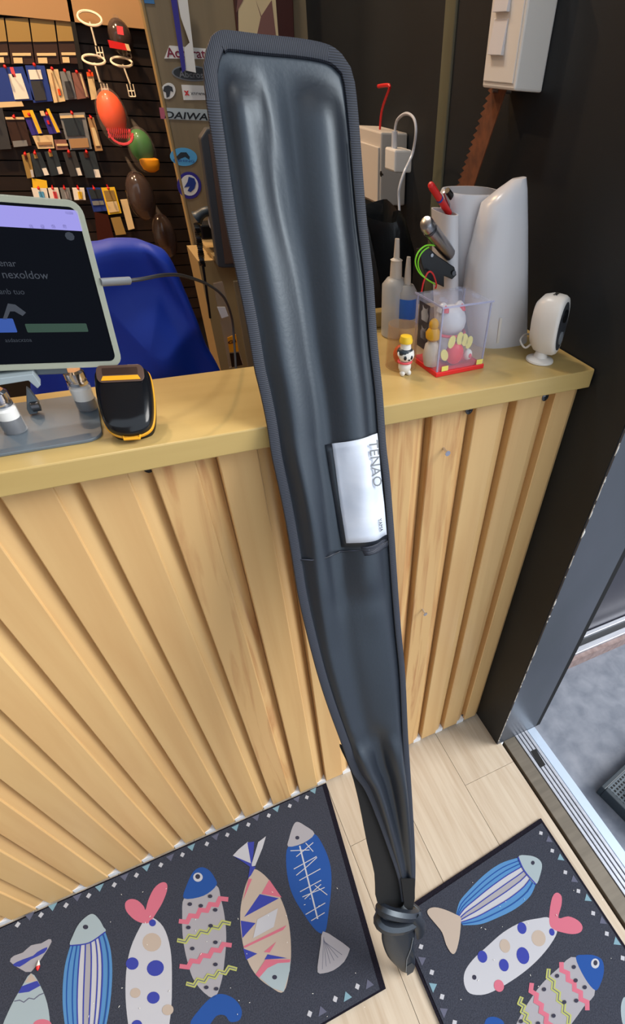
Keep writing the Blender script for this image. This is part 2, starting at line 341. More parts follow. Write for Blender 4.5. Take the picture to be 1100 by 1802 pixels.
# ------------------------------------------------------------------ rod bag leaning on the counter
BX, BK, BY0 = 0.70, .4180, -.4400                      # bag plane  y = BY0 + BK * z
BU = Vector((0, BK, 1)).normalized(); BN = Vector((0, -1, BK)).normalized(); BO = Vector((BX, BY0, 0))
def bst(u, v):
    d = RM @ Vector(((u - PPX) / F, -(v - PPY) / F, -1))
    t = (BO - CAM).dot(BN) / d.dot(BN); q = CAM + d * t - BO
    return Vector((q.x, q.dot(BU)))
def b3(st, h=0.): return BO + Vector((1, 0, 0)) * st[0] + BU * st[1] + BN * h
LP = [(371, 68), (360, 100), (358, 127), (363, 180), (369, 220), (384, 316), (398, 400), (417, 487), (435, 575), (448, 650), (458, 691), (470, 749), (479, 806), (496, 883), (511, 964), (524, 1045), (541, 1119), (559, 1187), (577, 1243), (598, 1300), (619, 1357), (641, 1388), (662, 1437), (683, 1494), (700, 1545), (706, 1585)]
RP = [(600, 98), (616, 122), (624, 156), (631, 229), (640, 345), (646, 410), (655, 487), (663, 604), (672, 691), (678, 780), (685, 842), (693, 944), (698, 1020), (704, 1100), (712, 1187), (717, 1293), (724, 1400), (729, 1488), (730, 1542), (727, 1590)]
TP = [(371, 68), (383, 58), (400, 56), (456, 63), (515, 69), (558, 76), (584, 85), (600, 98)]
def arc(pts, n):
    d = [0]
    for a, b in zip(pts, pts[1:]): d.append(d[-1] + (b - a).length)
    out = []
    for k in range(n + 1):
        s = d[-1] * k / n; j = 0
        while j < len(d) - 2 and d[j + 1] < s: j += 1
        f = (s - d[j]) / max(1e-9, d[j + 1] - d[j]); out.append(pts[j].lerp(pts[j + 1], f))
    return out
NA, NB = 36, 110
def cr2(px): return crom([bst(*q).to_3d() for q in px], 5, False)
Lc = [q.to_2d() for q in arc(cr2(LP), NB)]; Rc = [q.to_2d() for q in arc(cr2(RP), NB)]; Tc = [q.to_2d() for q in arc(cr2(TP), NA)]
Bc = [Lc[-1].lerp(Rc[-1], k / NA) for k in range(NA + 1)]
def coons(a, b):
    i = min(int(a * NA), NA); ta = Tc[i]; ba = Bc[i]; j = min(int(round(b * NB)), NB); l = Lc[j]; r = Rc[j]
    return ta * (1 - b) + ba * b + l * (1 - a) + r * a - (Tc[0] * (1 - a) * (1 - b) + Tc[-1] * a * (1 - b) + Bc[0] * (1 - a) * b + Bc[-1] * a * b)
def g(x, c, s): return math.exp(-((x - c) / s) ** 2)
def sm(x, a, b):
    t = max(0., min(1., (x - a) / (b - a))); return t * t * (3 - 2 * t)
def bh(a, b):
    """height of the loose front cloth over the bag plane: two soft bulges with a valley between, folds near the top and at the label seam"""
    e0 = .075 - .02 * b; edge = sm(min(a - e0, 1 - a - .06), 0, .13)
    up = 1 - sm(b, .42, .52)                        # above the label
    lo = sm(b, .62, .70)                            # below the label seam
    h = .0022
    c = .42 + .05 * math.sin(b * 9); 
    h += up * (.0105 * g(a, .20 + .05 * b, .15) + .0125 * g(a, .72 - .05 * b, .16) - .006 * g(a, c, .10))
    h += up * .0035 * g(a, .50, .035) * g(b, .06, .07) + up * .004 * g(a, .30 + 1.2 * b, .05) * g(b, .05, .05) - up * .003 * g(a, .37, .035) * g(b, .08, .035)
    h -= up * .003 * g(a, .85, .05) * g(b, .28, .2)
    h += up * .003 * g(a, .12 + .9 * (b - .25), .06) * g(b, .33, .08)
    mid = (1 - up) * (1 - lo)
    h += mid * (.006 * g(a, .15, .12) + .007 * g(a, .75, .28) - .003 * g(a, .38, .10))
    h += lo * (1 - .75 * sm(b, .72, .93)) * (.013 * g(a, .24, .14) + .016 * g(a, .76, .18) - .008 * g(a, .52, .10))
    h -= .004 * g(b, .655, .012) * (1 - .6 * a) - .0022 * g(b, .672, .010) * g(a, .15, .12)
    h -= .0025 * g(b, .455, .012) * g(a, .6, .3)
    h += .002 * math.sin(a * 7 + b * 23) * up * .5
    return max(0, h) * edge * sm(b, .018, .05)
GRID = [(coons(i_ / NA, j / NB), bh(i_ / NA, j / NB)) for j in range(0, NB + 1) for i_ in range(NA + 1)]
def hat(st):
    c = sorted(((q - st).length_squared, h) for q, h in GRID)[:6]; ws = [1 / (d + 1e-7) for d, h in c]; return sum(w_ * h for w_, (d, h) in zip(ws, c)) / sum(ws)
bag = thing('rod_bag', 'long black fabric fishing rod bag leaning on the counter edge', 'bag', b3((0.0, .01)))
bb = MB(); vs = []; 
for j in range(NB + 1):
    for i_ in range(NA + 1):
        a, b = i_ / NA, j / NB; vs.append(b3(coons(a, b), bh(a, b)))
nb = len(vs)
for j in range(NB + 1):
    for i_ in range(NA + 1):
        a, b = i_ / NA, j / NB; vs.append(b3(coons(a, b), -.004 * min(1, min(a, 1 - a) / .1)))
W = NA + 1; fs = []
for j in range(NB):
    for i_ in range(NA):
        q = j * W + i_; fs.append((q, q + 1, q + W + 1, q + W)); fs.append((nb + q, nb + q + W, nb + q + W + 1, nb + q + 1))
bb.add(vs, fs); front = bb.build('front_panel', 'bag_fabric', bag, 179)
# woven binding around the edge
path = [q.to_3d() for q in Lc[::-1]] + [q.to_3d() for q in Tc[1:]] + [q.to_3d() for q in Rc[1:]]
n = len(path); bv = []; sec = 10; inner = []
for k, q in enumerate(path):
    t = (path[min(k + 1, n - 1)] - path[max(k - 1, 0)]).normalized(); nr = Vector((t.y, -t.x, 0))      # towards the inside of the bag
    if k <= NB: wd = .0066 - .0008 * sm(k / NB, 0, .6)
    elif k <= NB + NA: wd = .0064
    else: wd = .0058 - .0010 * sm((k - NB - NA) / NB, .0, .3) + .0012 * sm((k - NB - NA) / NB, .5, 1)
    c = q + nr * wd * .9
    inner.append(q + nr * wd * 1.95)
    for m_ in range(sec):
        an = 2 * math.pi * m_ / sec
        ca, sa = math.cos(an), math.sin(an); o2 = c + nr * math.copysign(abs(ca) ** .6, ca) * wd; bv.append(b3(o2.to_2d(), math.copysign(abs(sa) ** .6, sa) * .0028 + .0010))
fs = [(k * sec + m_, k * sec + (m_ + 1) % sec, (k + 1) * sec + (m_ + 1) % sec, (k + 1) * sec + m_) for k in range(n - 1) for m_ in range(sec)]
bo = MB(); ntop = 0
bo.v = [tuple(v) for v in bv]; bo.f = [list(f_) for f_ in fs]; bo.m = [1 if NB - 4 <= k < NB + NA - 4 else 0 for k in range(n - 1) for m_ in range(sec)]
bo.build('binding', ['binding', 'binding_top'], bag, True, label='ribbed black binding tape around the edge')
MB().tube([b3(q.to_2d(), .0042) for q in inner[NB + NA + 6:-2]], .0006, 5).build('stitch_line', 'matte_black', bag, True)
# label window and pocket seam
def bagq(u, v, h): return b3(bst(u, v), h)
def on_bag(pts, h, k=8):
    """closed patch laid on the cloth: bilinear grid between four pixel corners"""
    tl, tr, br, bl = [Vector(q) for q in pts]; b = MB(); vs = []
    for j in range(k + 1):
        for i_ in range(k + 1):
            q = tl.lerp(tr, i_ / k).lerp(bl.lerp(br, i_ / k), j / k); s = bst(*q)
            bul = .0016 * math.sin(math.pi * i_ / k) + .0012 * math.sin(2.5 * math.pi * j / k + i_ * .5)
            vs.append(b3(s, h + hat(s) + bul * .6))
    W = k + 1; N_ = len(vs); vs += [v - BN * .0012 for v in vs]; fs = []
    for j in range(k):
        for i_ in range(k):
            q = j * W + i_; fs += [(q, q + 1, q + W + 1, q + W), (N_ + q, N_ + q + W, N_ + q + W + 1, N_ + q + 1)]
    rim = list(range(W)) + [W * j + k for j in range(1, W)] + [W * k + i_ for i_ in range(k - 1, -1, -1)] + [W * j for j in range(k - 1, 0, -1)]
    fs += [(rim[i_], rim[(i_ + 1) % len(rim)], N_ + rim[(i_ + 1) % len(rim)], N_ + rim[i_]) for i_ in range(len(rim))]
    return b.add(vs, fs)
on_bag([(572, 783), (664, 760), (683, 946), (600, 962)], .0012, 12).build('label_pocket', 'bag_fabric', bag, 179)
lb = on_bag([(582, 780), (661, 762), (678, 939), (606, 953)], .0042, 16).build('label_window', 'label_foil', bag, 179, label='white printed label behind clear plastic')
def btext(s, u0, v0, u1, v1, size, m, up=0.):
    a = bst(u0, v0); b_ = bst(u1, v1); d = (b_ - a); xd = (Vector((1, 0, 0)) * d.x + BU * d.y).normalized(); yd = BN.cross(xd).normalized()
    return a, xd, yd
a, xd, yd = btext('', 639, 773, 647, 848, 0, '')
text('lettering', 'TENAO', .0158, b3(a, hat(a) + .0080), xd, yd, 'mid_grey', lb, .0003)
a, xd, yd = btext('', 657, 908, 661, 935, 0, ''); text('lettering', 'YAMA', .0060, b3(a, hat(a) + .0064), xd, yd, 'dark_grey', lb, .0002)
MB().tube([bagq(u, v, hat(bst(u, v)) + .0006) for u, v in ((523, 984), (545, 982), (570, 978), (598, 970), (640, 962), (682, 952))], .0016, 6, flat=.6).build('pocket_seam', 'binding', bag, True)
on_bag([(628, 958), (682, 945), (684, 962), (634, 972)], .001, 6).build('mesh_tab', 'binding', bag, 179)
# folded back layer seen left of the front edge, tie band and tail
fl_ = crom([Vector((*q, 0)) for q in ((600, 1318), (619, 1360), (634, 1417), (648, 1488), (661, 1542), (666, 1592), (700, 1600), (712, 1592), (707, 1560), (690, 1505), (668, 1445), (646, 1392), (622, 1352), (606, 1318))], 3)
MB().prism([b3(bst(q.x, q.y), -.003) for q in fl_], -BN * .003).build('back_flap', 'matte_black', bag)
MB().prism([b3(bst(u, v), .0075) for u, v in ((703, 1541), (727, 1541), (727, 1575), (722, 1600), (709, 1590))], -BN * .002).build('inner_lining', 'matte_black', bag)
def ring(cu, cv, du, dv, rx, ry, tw):
    c = bst(cu, cv); ax = (bst(cu + du, cv + dv) - c).normalized(); ay = Vector((-ax.y, ax.x)); pts = []
    for k in range(25):
        an = 2 * math.pi * k / 24
        pts.append(b3(c + ax * (math.cos(an) * rx) + ay * (math.sin(an) * tw), math.sin(an) * ry))
    return pts
MB().tube(ring(700, 1603, 30, 3, .040, .016, .006), .0110, 8, flat=1.).build('tie_band', 'bag_fabric', bag, True)
MB().tube(ring(701, 1615, 30, -6, .041, .017, -.005), .0110, 8).build('tie_band', 'bag_fabric', bag, True)
MB().tube([bagq(u, v, h) for u, v, h in ((722, 1600, .018), (731, 1612, .020), (735, 1628, .014), (737, 1645, .006))], [.010, .012, .011, .007], 8, flat=.4, up=BN).build('tie_end', 'bag_fabric', bag, True)
tl = crom([Vector((*q, 0)) for q in ((674, 1612), (672, 1640), (673, 1658), (681, 1680), (697, 1698), (711, 1709), (724, 1700), (728, 1688), (726, 1660), (724, 1615))], 3)
tb = MB(); c0 = bst(700, 1655); ring0 = [bst(q.x, q.y) for q in tl]; vs = []
for f, h in ((1, -.001), (1, .003), (.85, .008), (.5, .011), (.05, .0115)): vs += [b3(c0.lerp(q, f), h + (.004 if q.x > c0.x and f > .6 else 0)) for q in ring0]
m_ = len(ring0); fs = [(r * m_ + k, r * m_ + (k + 1) % m_, (r + 1) * m_ + (k + 1) % m_, (r + 1) * m_ + k) for r in range(4) for k in range(m_)] + [tuple(range(m_)), tuple(range(4 * m_, 5 * m_))]
tb.add(vs, fs).build('bag_tail', 'bag_fabric', bag, 50)
MB().tube([bagq(u, v, .0125) for u, v in ((722, 1640), (718, 1660), (711, 1678), (710, 1700))], .0008, 5).build('tail_edge', 'mid_grey', bag, True)
MB().prism([bagq(u, v, .0118) for u, v in ((711, 1690), (720, 1684), (726, 1690), (722, 1700), (712, 1706))], BN * .0008).build('tail_lining', 'dark_grey', bag)
# lift so the tail just rests on the floor
zmin = min((c_.matrix_parent_inverse @ v.co).z + bag.location.z for c_ in bag.children for v in c_.data.vertices)
print('bag zmin', zmin)

# ------------------------------------------------------------------ fish mats
MZ = .0065
def floor_mat(label, quad, group):
    c = sum(quad, Vector()) / 4
    m = thing('door_mat', label, 'mat', (c.x, c.y, 0), group)
    ins = [q + (c - q).normalized() * .012 for q in quad]
    MB().prism([Vector((q.x, q.y, 0)) for q in ins], (0, 0, MZ)).build('pile', 'mat_pile', m)
    n = 4; b = MB()
    for k in range(4):
        a_, b_ = quad[k], quad[(k + 1) % 4]; ia, ib = ins[k], ins[(k + 1) % 4]
        b.prism([Vector((a_.x, a_.y, 0)), Vector((b_.x, b_.y, 0)), Vector((ib.x, ib.y, 0)), Vector((ia.x, ia.y, 0))], (0, 0, MZ * .8))
    b.build('edge_tape', 'mat_edge', m)
    return m
R1, R2 = P(577, 1386, z=0), P(679, 1740, z=0)
m1 = floor_mat('dark doormat with a long row of fish lying along the counter', [Vector((R1.x, -.0075, 0)), R2, Vector((-.75, -.405, 0)), Vector((-.75, -.0075, 0))], 'dark fish-print mats on the floor')
T1 = P(951, 1441, z=0); T0 = P(694, 1612, z=0); TD = P(774, 1802, z=0) - T0; TD = T0 + TD * ((-1.05 - T0.y) / TD.y)
m2 = floor_mat('dark doormat with a striped fish lying beside the door sill', [T1, Vector((T1.x + .008, -1.05, 0)), TD, Vector((T0.x, T0.y, 0))], 'dark fish-print mats on the floor')
class Print:
    """flat print on a mat: coloured patches, each a hair higher than the one under it"""
    def __init__(s, mat_, ox, oy, k=.36364): s.t = mat_; s.o = (ox, oy); s.k = k; s.b = MB(); s.ms = []; s.h = 0
    def px(s, q): return (s.o[0] + q[0] * s.k, s.o[1] + q[1] * s.k)
    def add(s, pts, m, smooth=0):
        if m not in s.ms: s.ms.append(m)
        if smooth: pts = [(v.x, v.y) for v in crom([Vector((a, b, 0)) for a, b in pts], smooth)]
        s.h += 1; z = MZ + .00015 + .00006 * s.h
        s.b.prism([P(*s.px(q), z=z) for q in pts], (0, 0, -.0003), s.ms.index(m)); return s
    def line(s, pts, w, m):
        for a, b in zip(pts, pts[1:]):
            dx, dy = b[0] - a[0], b[1] - a[1]; L = math.hypot(dx, dy) or 1; nx, ny = -dy / L * w / 2, dx / L * w / 2; ex, ey = dx / L * w * .3, dy / L * w * .3
            s.h -= .9
            s.add([(a[0] + nx - ex, a[1] + ny - ey), (b[0] + nx + ex, b[1] + ny + ey), (b[0] - nx + ex, b[1] - ny + ey), (a[0] - nx - ex, a[1] - ny - ey)], m)
        s.h += .9; return s
    def done(s, name='fish_print', label=None): return s.b.build(name, [MATS[m] for m in s.ms], s.t, label=label)
def mixl(A, B, t, n=14):
    """curve between two side curves"""
    a = arc([Vector((*q, 0)) for q in A], n); b = arc([Vector((*q, 0)) for q in B], n)
    return [(x_.lerp(y_, t).x, x_.lerp(y_, t).y) for x_, y_ in zip(a, b)]
def band(pr, A, B, t0, t1, m):
    pr.add(mixl(A, B, t0) + mixl(A, B, t1)[::-1], m)
def cc(pts, n=5): return [(v.x, v.y) for v in crom([Vector((*q, 0)) for q in pts], n, False)]
# mat one, leftmost grey fish
f = Print(m1, 0, 1380)
f.add([(48, 858), (68, 830), (110, 815), (150, 780), (200, 770), (235, 750), (250, 762), (210, 830), (150, 908), (100, 895)], 'p_grey', 2)
f.add([(62, 872), (110, 848), (160, 830), (180, 812), (228, 788), (215, 815), (150, 848), (95, 884)], 'p_indigo', 2)
f.add([(150, 915), (195, 975), (228, 1060), (242, 1160), (240, 1260), (220, 1380), (120, 1520), (20, 1400), (-10, 1280), (8, 1180), (55, 1070), (100, 990)], 'p_mint', 3)
f.add([(105, 978), (180, 950), (195, 975), (140, 1005), (88, 1012)], 'p_indigo'); f.add([(150, 915), (180, 952), (118, 962)], 'p_beige')
f.line([(70, 1050), (95, 1045), (115, 1055), (140, 1035), (165, 1040), (190, 1020), (210, 1012)], 5, 'p_slate')
f.add(ell((205, 1165), 45, 28), 'p_pink'); f.done(label='grey fish with a wavy tail')
# striped fish
f = Print(m1, 0, 1380)
A = cc([(342, 776), (314, 880), (303, 1000), (308, 1120), (335, 1270), (390, 1420)]); B = cc([(508, 712), (535, 800), (543, 920), (530, 1080), (495, 1240), (430, 1420)])
f.add(A + B[::-1], 'p_light')
band(f, A, B, .30, .78, 'p_white'); band(f, A, B, .42, .56, 'p_grey')
for t in (.08, .20, .30, .43, .57, .70, .80, .93): f.line(mixl(A, B, t), 6, 'p_indigo' if .25 < t < .85 else 'p_blue')
f.add([(342, 780), (352, 735), (385, 672), (440, 628), (475, 648), (500, 690), (508, 715), (430, 768)], 'p_mint', 4); f.line(cc([(340, 781), (430, 768), (508, 716)]), 6, 'p_indigo')
f.add(ell((414, 691), 13, 11), 'p_dark'); f.done(label='blue striped fish')
# dotted fish with a pink tail
f = Print(m1, 0, 1380)
f.add([(690, 670), (725, 640), (790, 690), (825, 800), (832, 950), (825, 1120), (790, 1300), (725, 1420), (650, 1300), (615, 1120), (608, 950), (630, 800)], 'p_white', 4)
f.add([(690, 672), (650, 655), (612, 615), (606, 575), (630, 556), (665, 562), (695, 590), (704, 608), (718, 560), (745, 505), (780, 476), (806, 480), (808, 515), (785, 575), (755, 625), (725, 668)], 'p_pink', 3)
for c_, a_, b_, m in (((738, 671), 17, 17, 'p_indigo'), ((735, 765), 46, 45, 'p_beige'), ((752, 890), 42, 38, 'p_indigo'), ((640, 868), 31, 30, 'p_indigo'), ((742, 1033), 31, 29, 'p_indigo'), ((655, 1010), 26, 24, 'p_beige'), ((662, 1165), 26, 24, 'p_indigo'), ((812, 1092), 28, 26, 'p_beige')): f.add(ell(c_, a_, b_, 18, -25), m)
f.done(label='white fish with blue dots and a pink tail')
# zigzag fish
def zig(f, a, b, n, amp, w, m, sgn=1):
    pts = []
    for k in range(n + 1):
        t = k / n; L_ = math.hypot(b[0] - a[0], b[1] - a[1]); sg = amp if k % 2 else -amp; pts.append((a[0] + (b[0] - a[0]) * t - (b[1] - a[1]) / L_ * sg, a[1] + (b[1] - a[1]) * t + (b[0] - a[0]) / L_ * sg))
    f.line(pts, w, m); f.line(pts, w * .22, 'p_slate' if m == 'p_lime' else 'p_pink')
f = Print(m1, 300, 1380)
f.add([(66, 552), (57, 640), (60, 740), (80, 850), (120, 960), (205, 1035), (245, 960), (262, 850), (270, 740), (262, 640), (245, 560), (222, 490), (140, 520)], 'p_grey', 4)
f.add([(66, 553), (78, 490), (110, 425), (148, 402), (185, 415), (212, 450), (222, 490), (160, 540)], 'p_blue', 4); f.add(ell((133, 450), 23, 22), 'p_white'); f.add(ell((132, 447), 12, 12), 'p_dark')
zig(f, (52, 672), (268, 548), 9, 10, 22, 'p_pink'); zig(f, (42, 765), (282, 665), 9, 10, 20, 'p_lime'); zig(f, (55, 890), (285, 770), 9, 10, 22, 'p_pink'); zig(f, (85, 975), (312, 885), 9, 10, 20, 'p_lime')
for c_ in ((192, 542), (94, 580), (147, 588), (217, 608), (87, 693), (195, 685), (106, 795), (218, 765), (218, 872), (174, 983), (222, 990)): f.add(ell(c_, 11, 9, 10), 'p_dark')
f.done(label='blue-headed fish with pink and lime zigzags')
f = Print(m1, 300, 1380)
f.add([(95, 1165), (140, 1090), (200, 1030), (250, 1015), (310, 1040), (344, 1090), (335, 1140), (290, 1150), (265, 1120), (225, 1120), (190, 1165), (150, 1230)], 'p_blue', 4); f.done('tail_print', 'blue curled tail')
# triangle fish
f = Print(m1, 300, 1380)
f.add([(405, 410), (470, 455), (530, 545), (570, 660), (583, 780), (578, 890), (548, 1004), (490, 985), (420, 930), (372, 850), (345, 740), (338, 620), (355, 520), (378, 455)], 'p_beige', 4)
for t_, m in (([(432, 532), (525, 552), (356, 643)], 'p_indigo'), ([(340, 660), (412, 672), (348, 745)], 'p_indigo'), ([(352, 795), (420, 820), (366, 850)], 'p_indigo'), ([(470, 823), (565, 842), (455, 848)], 'p_indigo'), ([(440, 530), (478, 462), (538, 548)], 'p_pink'), ([(352, 785), (562, 682), (545, 705), (360, 792)], 'p_pink'), ([(512, 762), (452, 812), (480, 815)], 'p_pink'), ([(378, 458), (395, 458), (352, 560)], 'p_pink'), ([(420, 655), (520, 600), (500, 690), (400, 745)], 'p_white')): f.add(t_, m)
f.add([(428, 932), (470, 890), (520, 862), (580, 852), (578, 900), (548, 1004), (490, 985)], 'p_mint'); f.add([(412, 922), (460, 848), (580, 848), (578, 862), (520, 866), (470, 890), (430, 936)], 'p_pink'); f.add(ell((504, 934), 12, 11), 'p_dark')
f.add([(390, 398), (302, 345), (330, 315), (375, 278), (388, 330), (395, 380), (425, 280), (462, 252), (445, 310), (410, 395)], 'p_white'); f.add([(392, 396), (372, 282), (405, 278), (402, 330)], 'p_indigo'); f.add([(302, 346), (392, 384), (396, 408), (350, 375)], 'p_indigo'); f.add([(385, 395), (412, 400), (390, 440), (376, 455)], 'p_indigo')
f.done(label='fish patterned with pink and blue triangles')
# blue fish with a skeleton
f = Print(m1, 300, 1380)
f.add([(570, 300), (640, 290), (695, 240), (745, 310), (775, 400), (778, 500), (765, 620), (748, 715), (705, 708), (640, 620), (585, 520), (561, 400)], 'p_blue', 4)
f.add([(570, 302), (575, 260), (592, 205), (612, 182), (650, 200), (697, 240), (640, 286)], 'p_grey', 3); f.add(ell((614, 259), 10, 9), 'p_dark')
f.line([(626, 300), (712, 650)], 7, 'p_white')
for a_, b_ in (((582, 322), (672, 318)), ((610, 350), (690, 283)), ((655, 285), (690, 325)), ((598, 410), (706, 350)), ((610, 440), (665, 395)), ((665, 395), (708, 355)), ((625, 465), (725, 410)), ((628, 520), (728, 465)), ((640, 545), (745, 500)), ((650, 555), (728, 485)), ((700, 490), (758, 535)), ((655, 630), (748, 575)), ((682, 660), (745, 622))): f.line([a_, b_], 4, 'p_white')
f.add([(738, 712), (800, 745), (860, 788), (866, 806), (840, 860), (790, 900), (740, 915), (712, 910), (716, 850), (728, 770)], 'p_grey', 2)
for k in range(6): f.line([(742, 740 + k * 4), (735 + k * 19, 895 - k * 14)], 2, 'p_slate')
f.done(label='blue fish with a white skeleton')
# border of diamonds and triangles
def border(mt, fn, pts, off, tri):
    for k, (u, v) in enumerate(pts):
        c = P(u, v, z=MZ + .0006); d = P(*pts[min(k + 1, len(pts) - 1)], z=MZ + .0006) - P(*pts[max(k - 1, 0)], z=MZ + .0006); d.normalize(); n_ = Vector((-d.y, d.x, 0)) * tri
        q = MB(); r = .0058; q.prism([c + d * r * .9, c + n_ * r, c - d * r * .9, c - n_ * r], (0, 0, -.0006)); q.build('diamond_print', 'p_white', mt)
        c2 = c + d * off[0] + n_ * off[1]; r = .0085
        MB().prism([c2 - n_ * r, c2 + d * r + n_ * r * .6, c2 - d * r + n_ * r * .6], (0, 0, -.0006)).build('triangle_print', 'p_teal' if k % 2 else 'p_slate', mt)
d1 = [(31, 1627), (72, 1610), (116, 1593), (156, 1576), (201, 1557), (240, 1540), (283, 1522), (321, 1504), (364, 1485), (400, 1469), (437, 1451), (473, 1435), (510, 1418), (540, 1403)]
border(m1, None, d1, (.021, .007), 1)
border(m1, None, [(629, 1736), (590, 1758), (545, 1784)], (-.022, .006), 1)
d2 = [(952, 1466), (972, 1497), (995, 1535), (1018, 1568), (1044, 1607), (1068, 1643), (1096, 1686)]
border(m2, None, d2, (.021, .008), 1)
border(m2, None, [(741, 1666), (760, 1711), (778, 1754), (800, 1800)], (.021, .008), -1)
# mat two
f = Print(m2, 700, 1430)
A = cc([(583, 218), (500, 245), (420, 300), (345, 375), (300, 430), (283, 490)]); B = cc([(668, 345), (640, 405), (570, 465), (480, 510), (400, 540), (315, 545)])
f.add(A + B[::-1], 'p_light'); band(f, A, B, .30, .74, 'p_white'); band(f, A, B, .45, .58, 'p_grey')
for t in (.10, .20, .30, .44, .58, .74, .88): f.line(mixl(A, B, t), 5, 'p_indigo' if .25 < t < .85 else 'p_blue')
f.add([(583, 216), (630, 207), (675, 220), (698, 250), (690, 300), (668, 346), (625, 300)], 'p_mint', 4); f.line(cc([(583, 216), (612, 280), (668, 346)]), 6, 'p_indigo'); f.add(ell((654, 243), 9, 10), 'p_dark')
f.add([(305, 508), (280, 492), (230, 470), (180, 458), (148, 468), (146, 492), (180, 535), (215, 580), (235, 640), (262, 682), (282, 672), (298, 610), (305, 545)], 'p_beige', 3); f.done(label='blue striped fish')
f = Print(m2, 700, 1430)
f.add([(735, 510), (772, 565), (745, 630), (680, 710), (600, 780), (500, 845), (420, 880), (350, 875), (322, 830), (325, 770), (365, 710), (430, 650), (510, 580), (600, 530), (680, 512)], 'p_white', 4)
f.add([(735, 540), (735, 480), (748, 410), (770, 387), (793, 405), (792, 450), (778, 510), (825, 502), (870, 520), (894, 550), (885, 578), (845, 588), (790, 578), (755, 565)], 'p_pink', 3)
for c_, a_, b_, m in (((601, 559), 22, 29, 'p_indigo'), ((746, 578), 13, 18, 'p_indigo'), ((682, 608), 34, 40, 'p_beige'), ((606, 692), 30, 42, 'p_indigo'), ((514, 738), 23, 31, 'p_indigo'), ((519, 645), 25, 34, 'p_beige'), ((410, 697), 23, 30, 'p_indigo'), ((490, 838), 24, 30, 'p_pink'), ((371, 797), 10, 12, 'p_dark')): f.add(ell(c_, a_, b_, 18, -15), m)
f.done(label='white fish with blue dots and a pink tail')
f = Print(m2, 700, 1430)
f.add([(862, 700), (955, 858), (900, 940), (850, 1010), (780, 1100), (640, 1260), (560, 1200), (560, 1080), (590, 990), (680, 850), (770, 760)], 'p_grey', 4)
f.add([(862, 702), (905, 688), (955, 692), (990, 715), (998, 765), (985, 820), (957, 860), (905, 800)], 'p_blue', 4); f.add(ell((956, 730), 20, 24), 'p_white'); f.add(ell((957, 727), 10, 13), 'p_dark')
zig(f, (785, 735), (925, 945), 9, 9, 22, 'p_pink'); zig(f, (722, 765), (835, 1015), 9, 9, 20, 'p_lime'); zig(f, (640, 835), (750, 1060), 9, 9, 22, 'p_pink'); zig(f, (590, 900), (650, 1080), 9, 9, 20, 'p_lime')
for c_ in ((853, 747), (772, 790), (862, 812), (906, 845), (709, 855), (865, 910), (807, 917), (755, 983), (680, 1020), (597, 1010)): f.add(ell(c_, 10, 10, 10), 'p_dark')
f.done(label='blue-headed fish with pink and lime zigzags')
f = Print(m2, 700, 1430); f.add([(425, 1040), (428, 1000), (455, 988), (490, 995), (515, 1020), (500, 1060)], 'p_blue', 3); f.done('tail_print')
f = Print(m2, 700, 1430); f.add([(1088, 905), (1110, 900), (1180, 1000), (1150, 1120), (1095, 1040), (1080, 960)], 'p_mint', 3); f.done('fish_print')
lt = Print(m1, 0, 1380)
# tiny litter crumbs on the mats
cr = MB()
for k in range(60):
    u, v = random.uniform(150, 680), random.uniform(1560, 1790)
    if k > 40: u, v = random.uniform(760, 1090), random.uniform(1500, 1790)
    q = P(u, v, z=MZ + .0012)
    if (q.x > .64 and u < 700) or (v < 1655 - .45 * u and u < 600): continue
    if k > 40 and (v < 1590 - .66 * (u - 735) + 20): continue
    a_ = random.uniform(0, 3); l = random.uniform(.0006, .0016); cr.box(-l, l, -.0004, .0004, 0, .0006, 0, Matrix.Translation(q) @ Matrix.Rotation(a_, 4, 'Z'))
lit = cr.build('lint', 'paper'); lit['kind'] = 'stuff'; tag(lit, 'tiny white crumbs of lint scattered over the dark mats', 'lint')
q = P(67, 1700, z=MZ + .003)
fi = thing('fishing_float', 'tiny red and white fishing float lying on the doormat', 'float', (q.x, q.y, MZ))
M = frame(q, (1, 0, 0), (0, 0, 1), Vector((.1, 1, 0)))
MB().lathe([(.0004, -.008), (.003, -.004), (.0034, 0)], M, 10).build('red_half', 'red', fi, True); MB().lathe([(.0034, 0), (.0026, .004), (.0006, .010)], M, 10).build('white_half', 'paper', fi, True)

# ------------------------------------------------------------------ tablet and stand
def pr(quad, y, off, **k): return [P(u, v, y=y) for u, v in quad]
def rrect(x0, x1, z0, z1, r, n=5):
    o = []
    for cx, cz, a0 in ((x1 - r, z1 - r, 0), (x0 + r, z1 - r, 90), (x0 + r, z0 + r, 180), (x1 - r, z0 + r, 270)):
        o += [(cx + r * math.cos(math.radians(a0 + 90 * k / n)), cz + r * math.sin(math.radians(a0 + 90 * k / n))) for k in range(n + 1)]
    return o
br = P(217, 644, y=.050); tr = P(163, 352, y=.085)
Ht = (Vector((0, tr.y, tr.z)) - Vector((0, br.y, br.z))).length
up = Vector((.0105, tr.y - br.y, tr.z - br.z)).normalized(); xd = Vector((1, 0, -.045)).normalized(); xd = (xd - up * xd.dot(up)).normalized(); nd = xd.cross(up).normalized()
TM = frame(br, xd, up, nd)         # local: x along the width, y up the screen, z towards the viewer
tab = thing('tablet', 'tablet in a clear bumper case propped on a grey stand', 'tablet', (br.x - .1, br.y, TZ))
Wt = .235
def tp(q, z): return [TM @ Vector((a, b, z)) for a, b in q]
def tprism(q, z0, z1): return MB().prism(tp(q, z0), nd * (z1 - z0))
tprism(rrect(-Wt, 0, 0, Ht, .010), -.009, -.0005).build('case', 'tpu', tab, True, bevel=.001, label='milky clear bumper case')
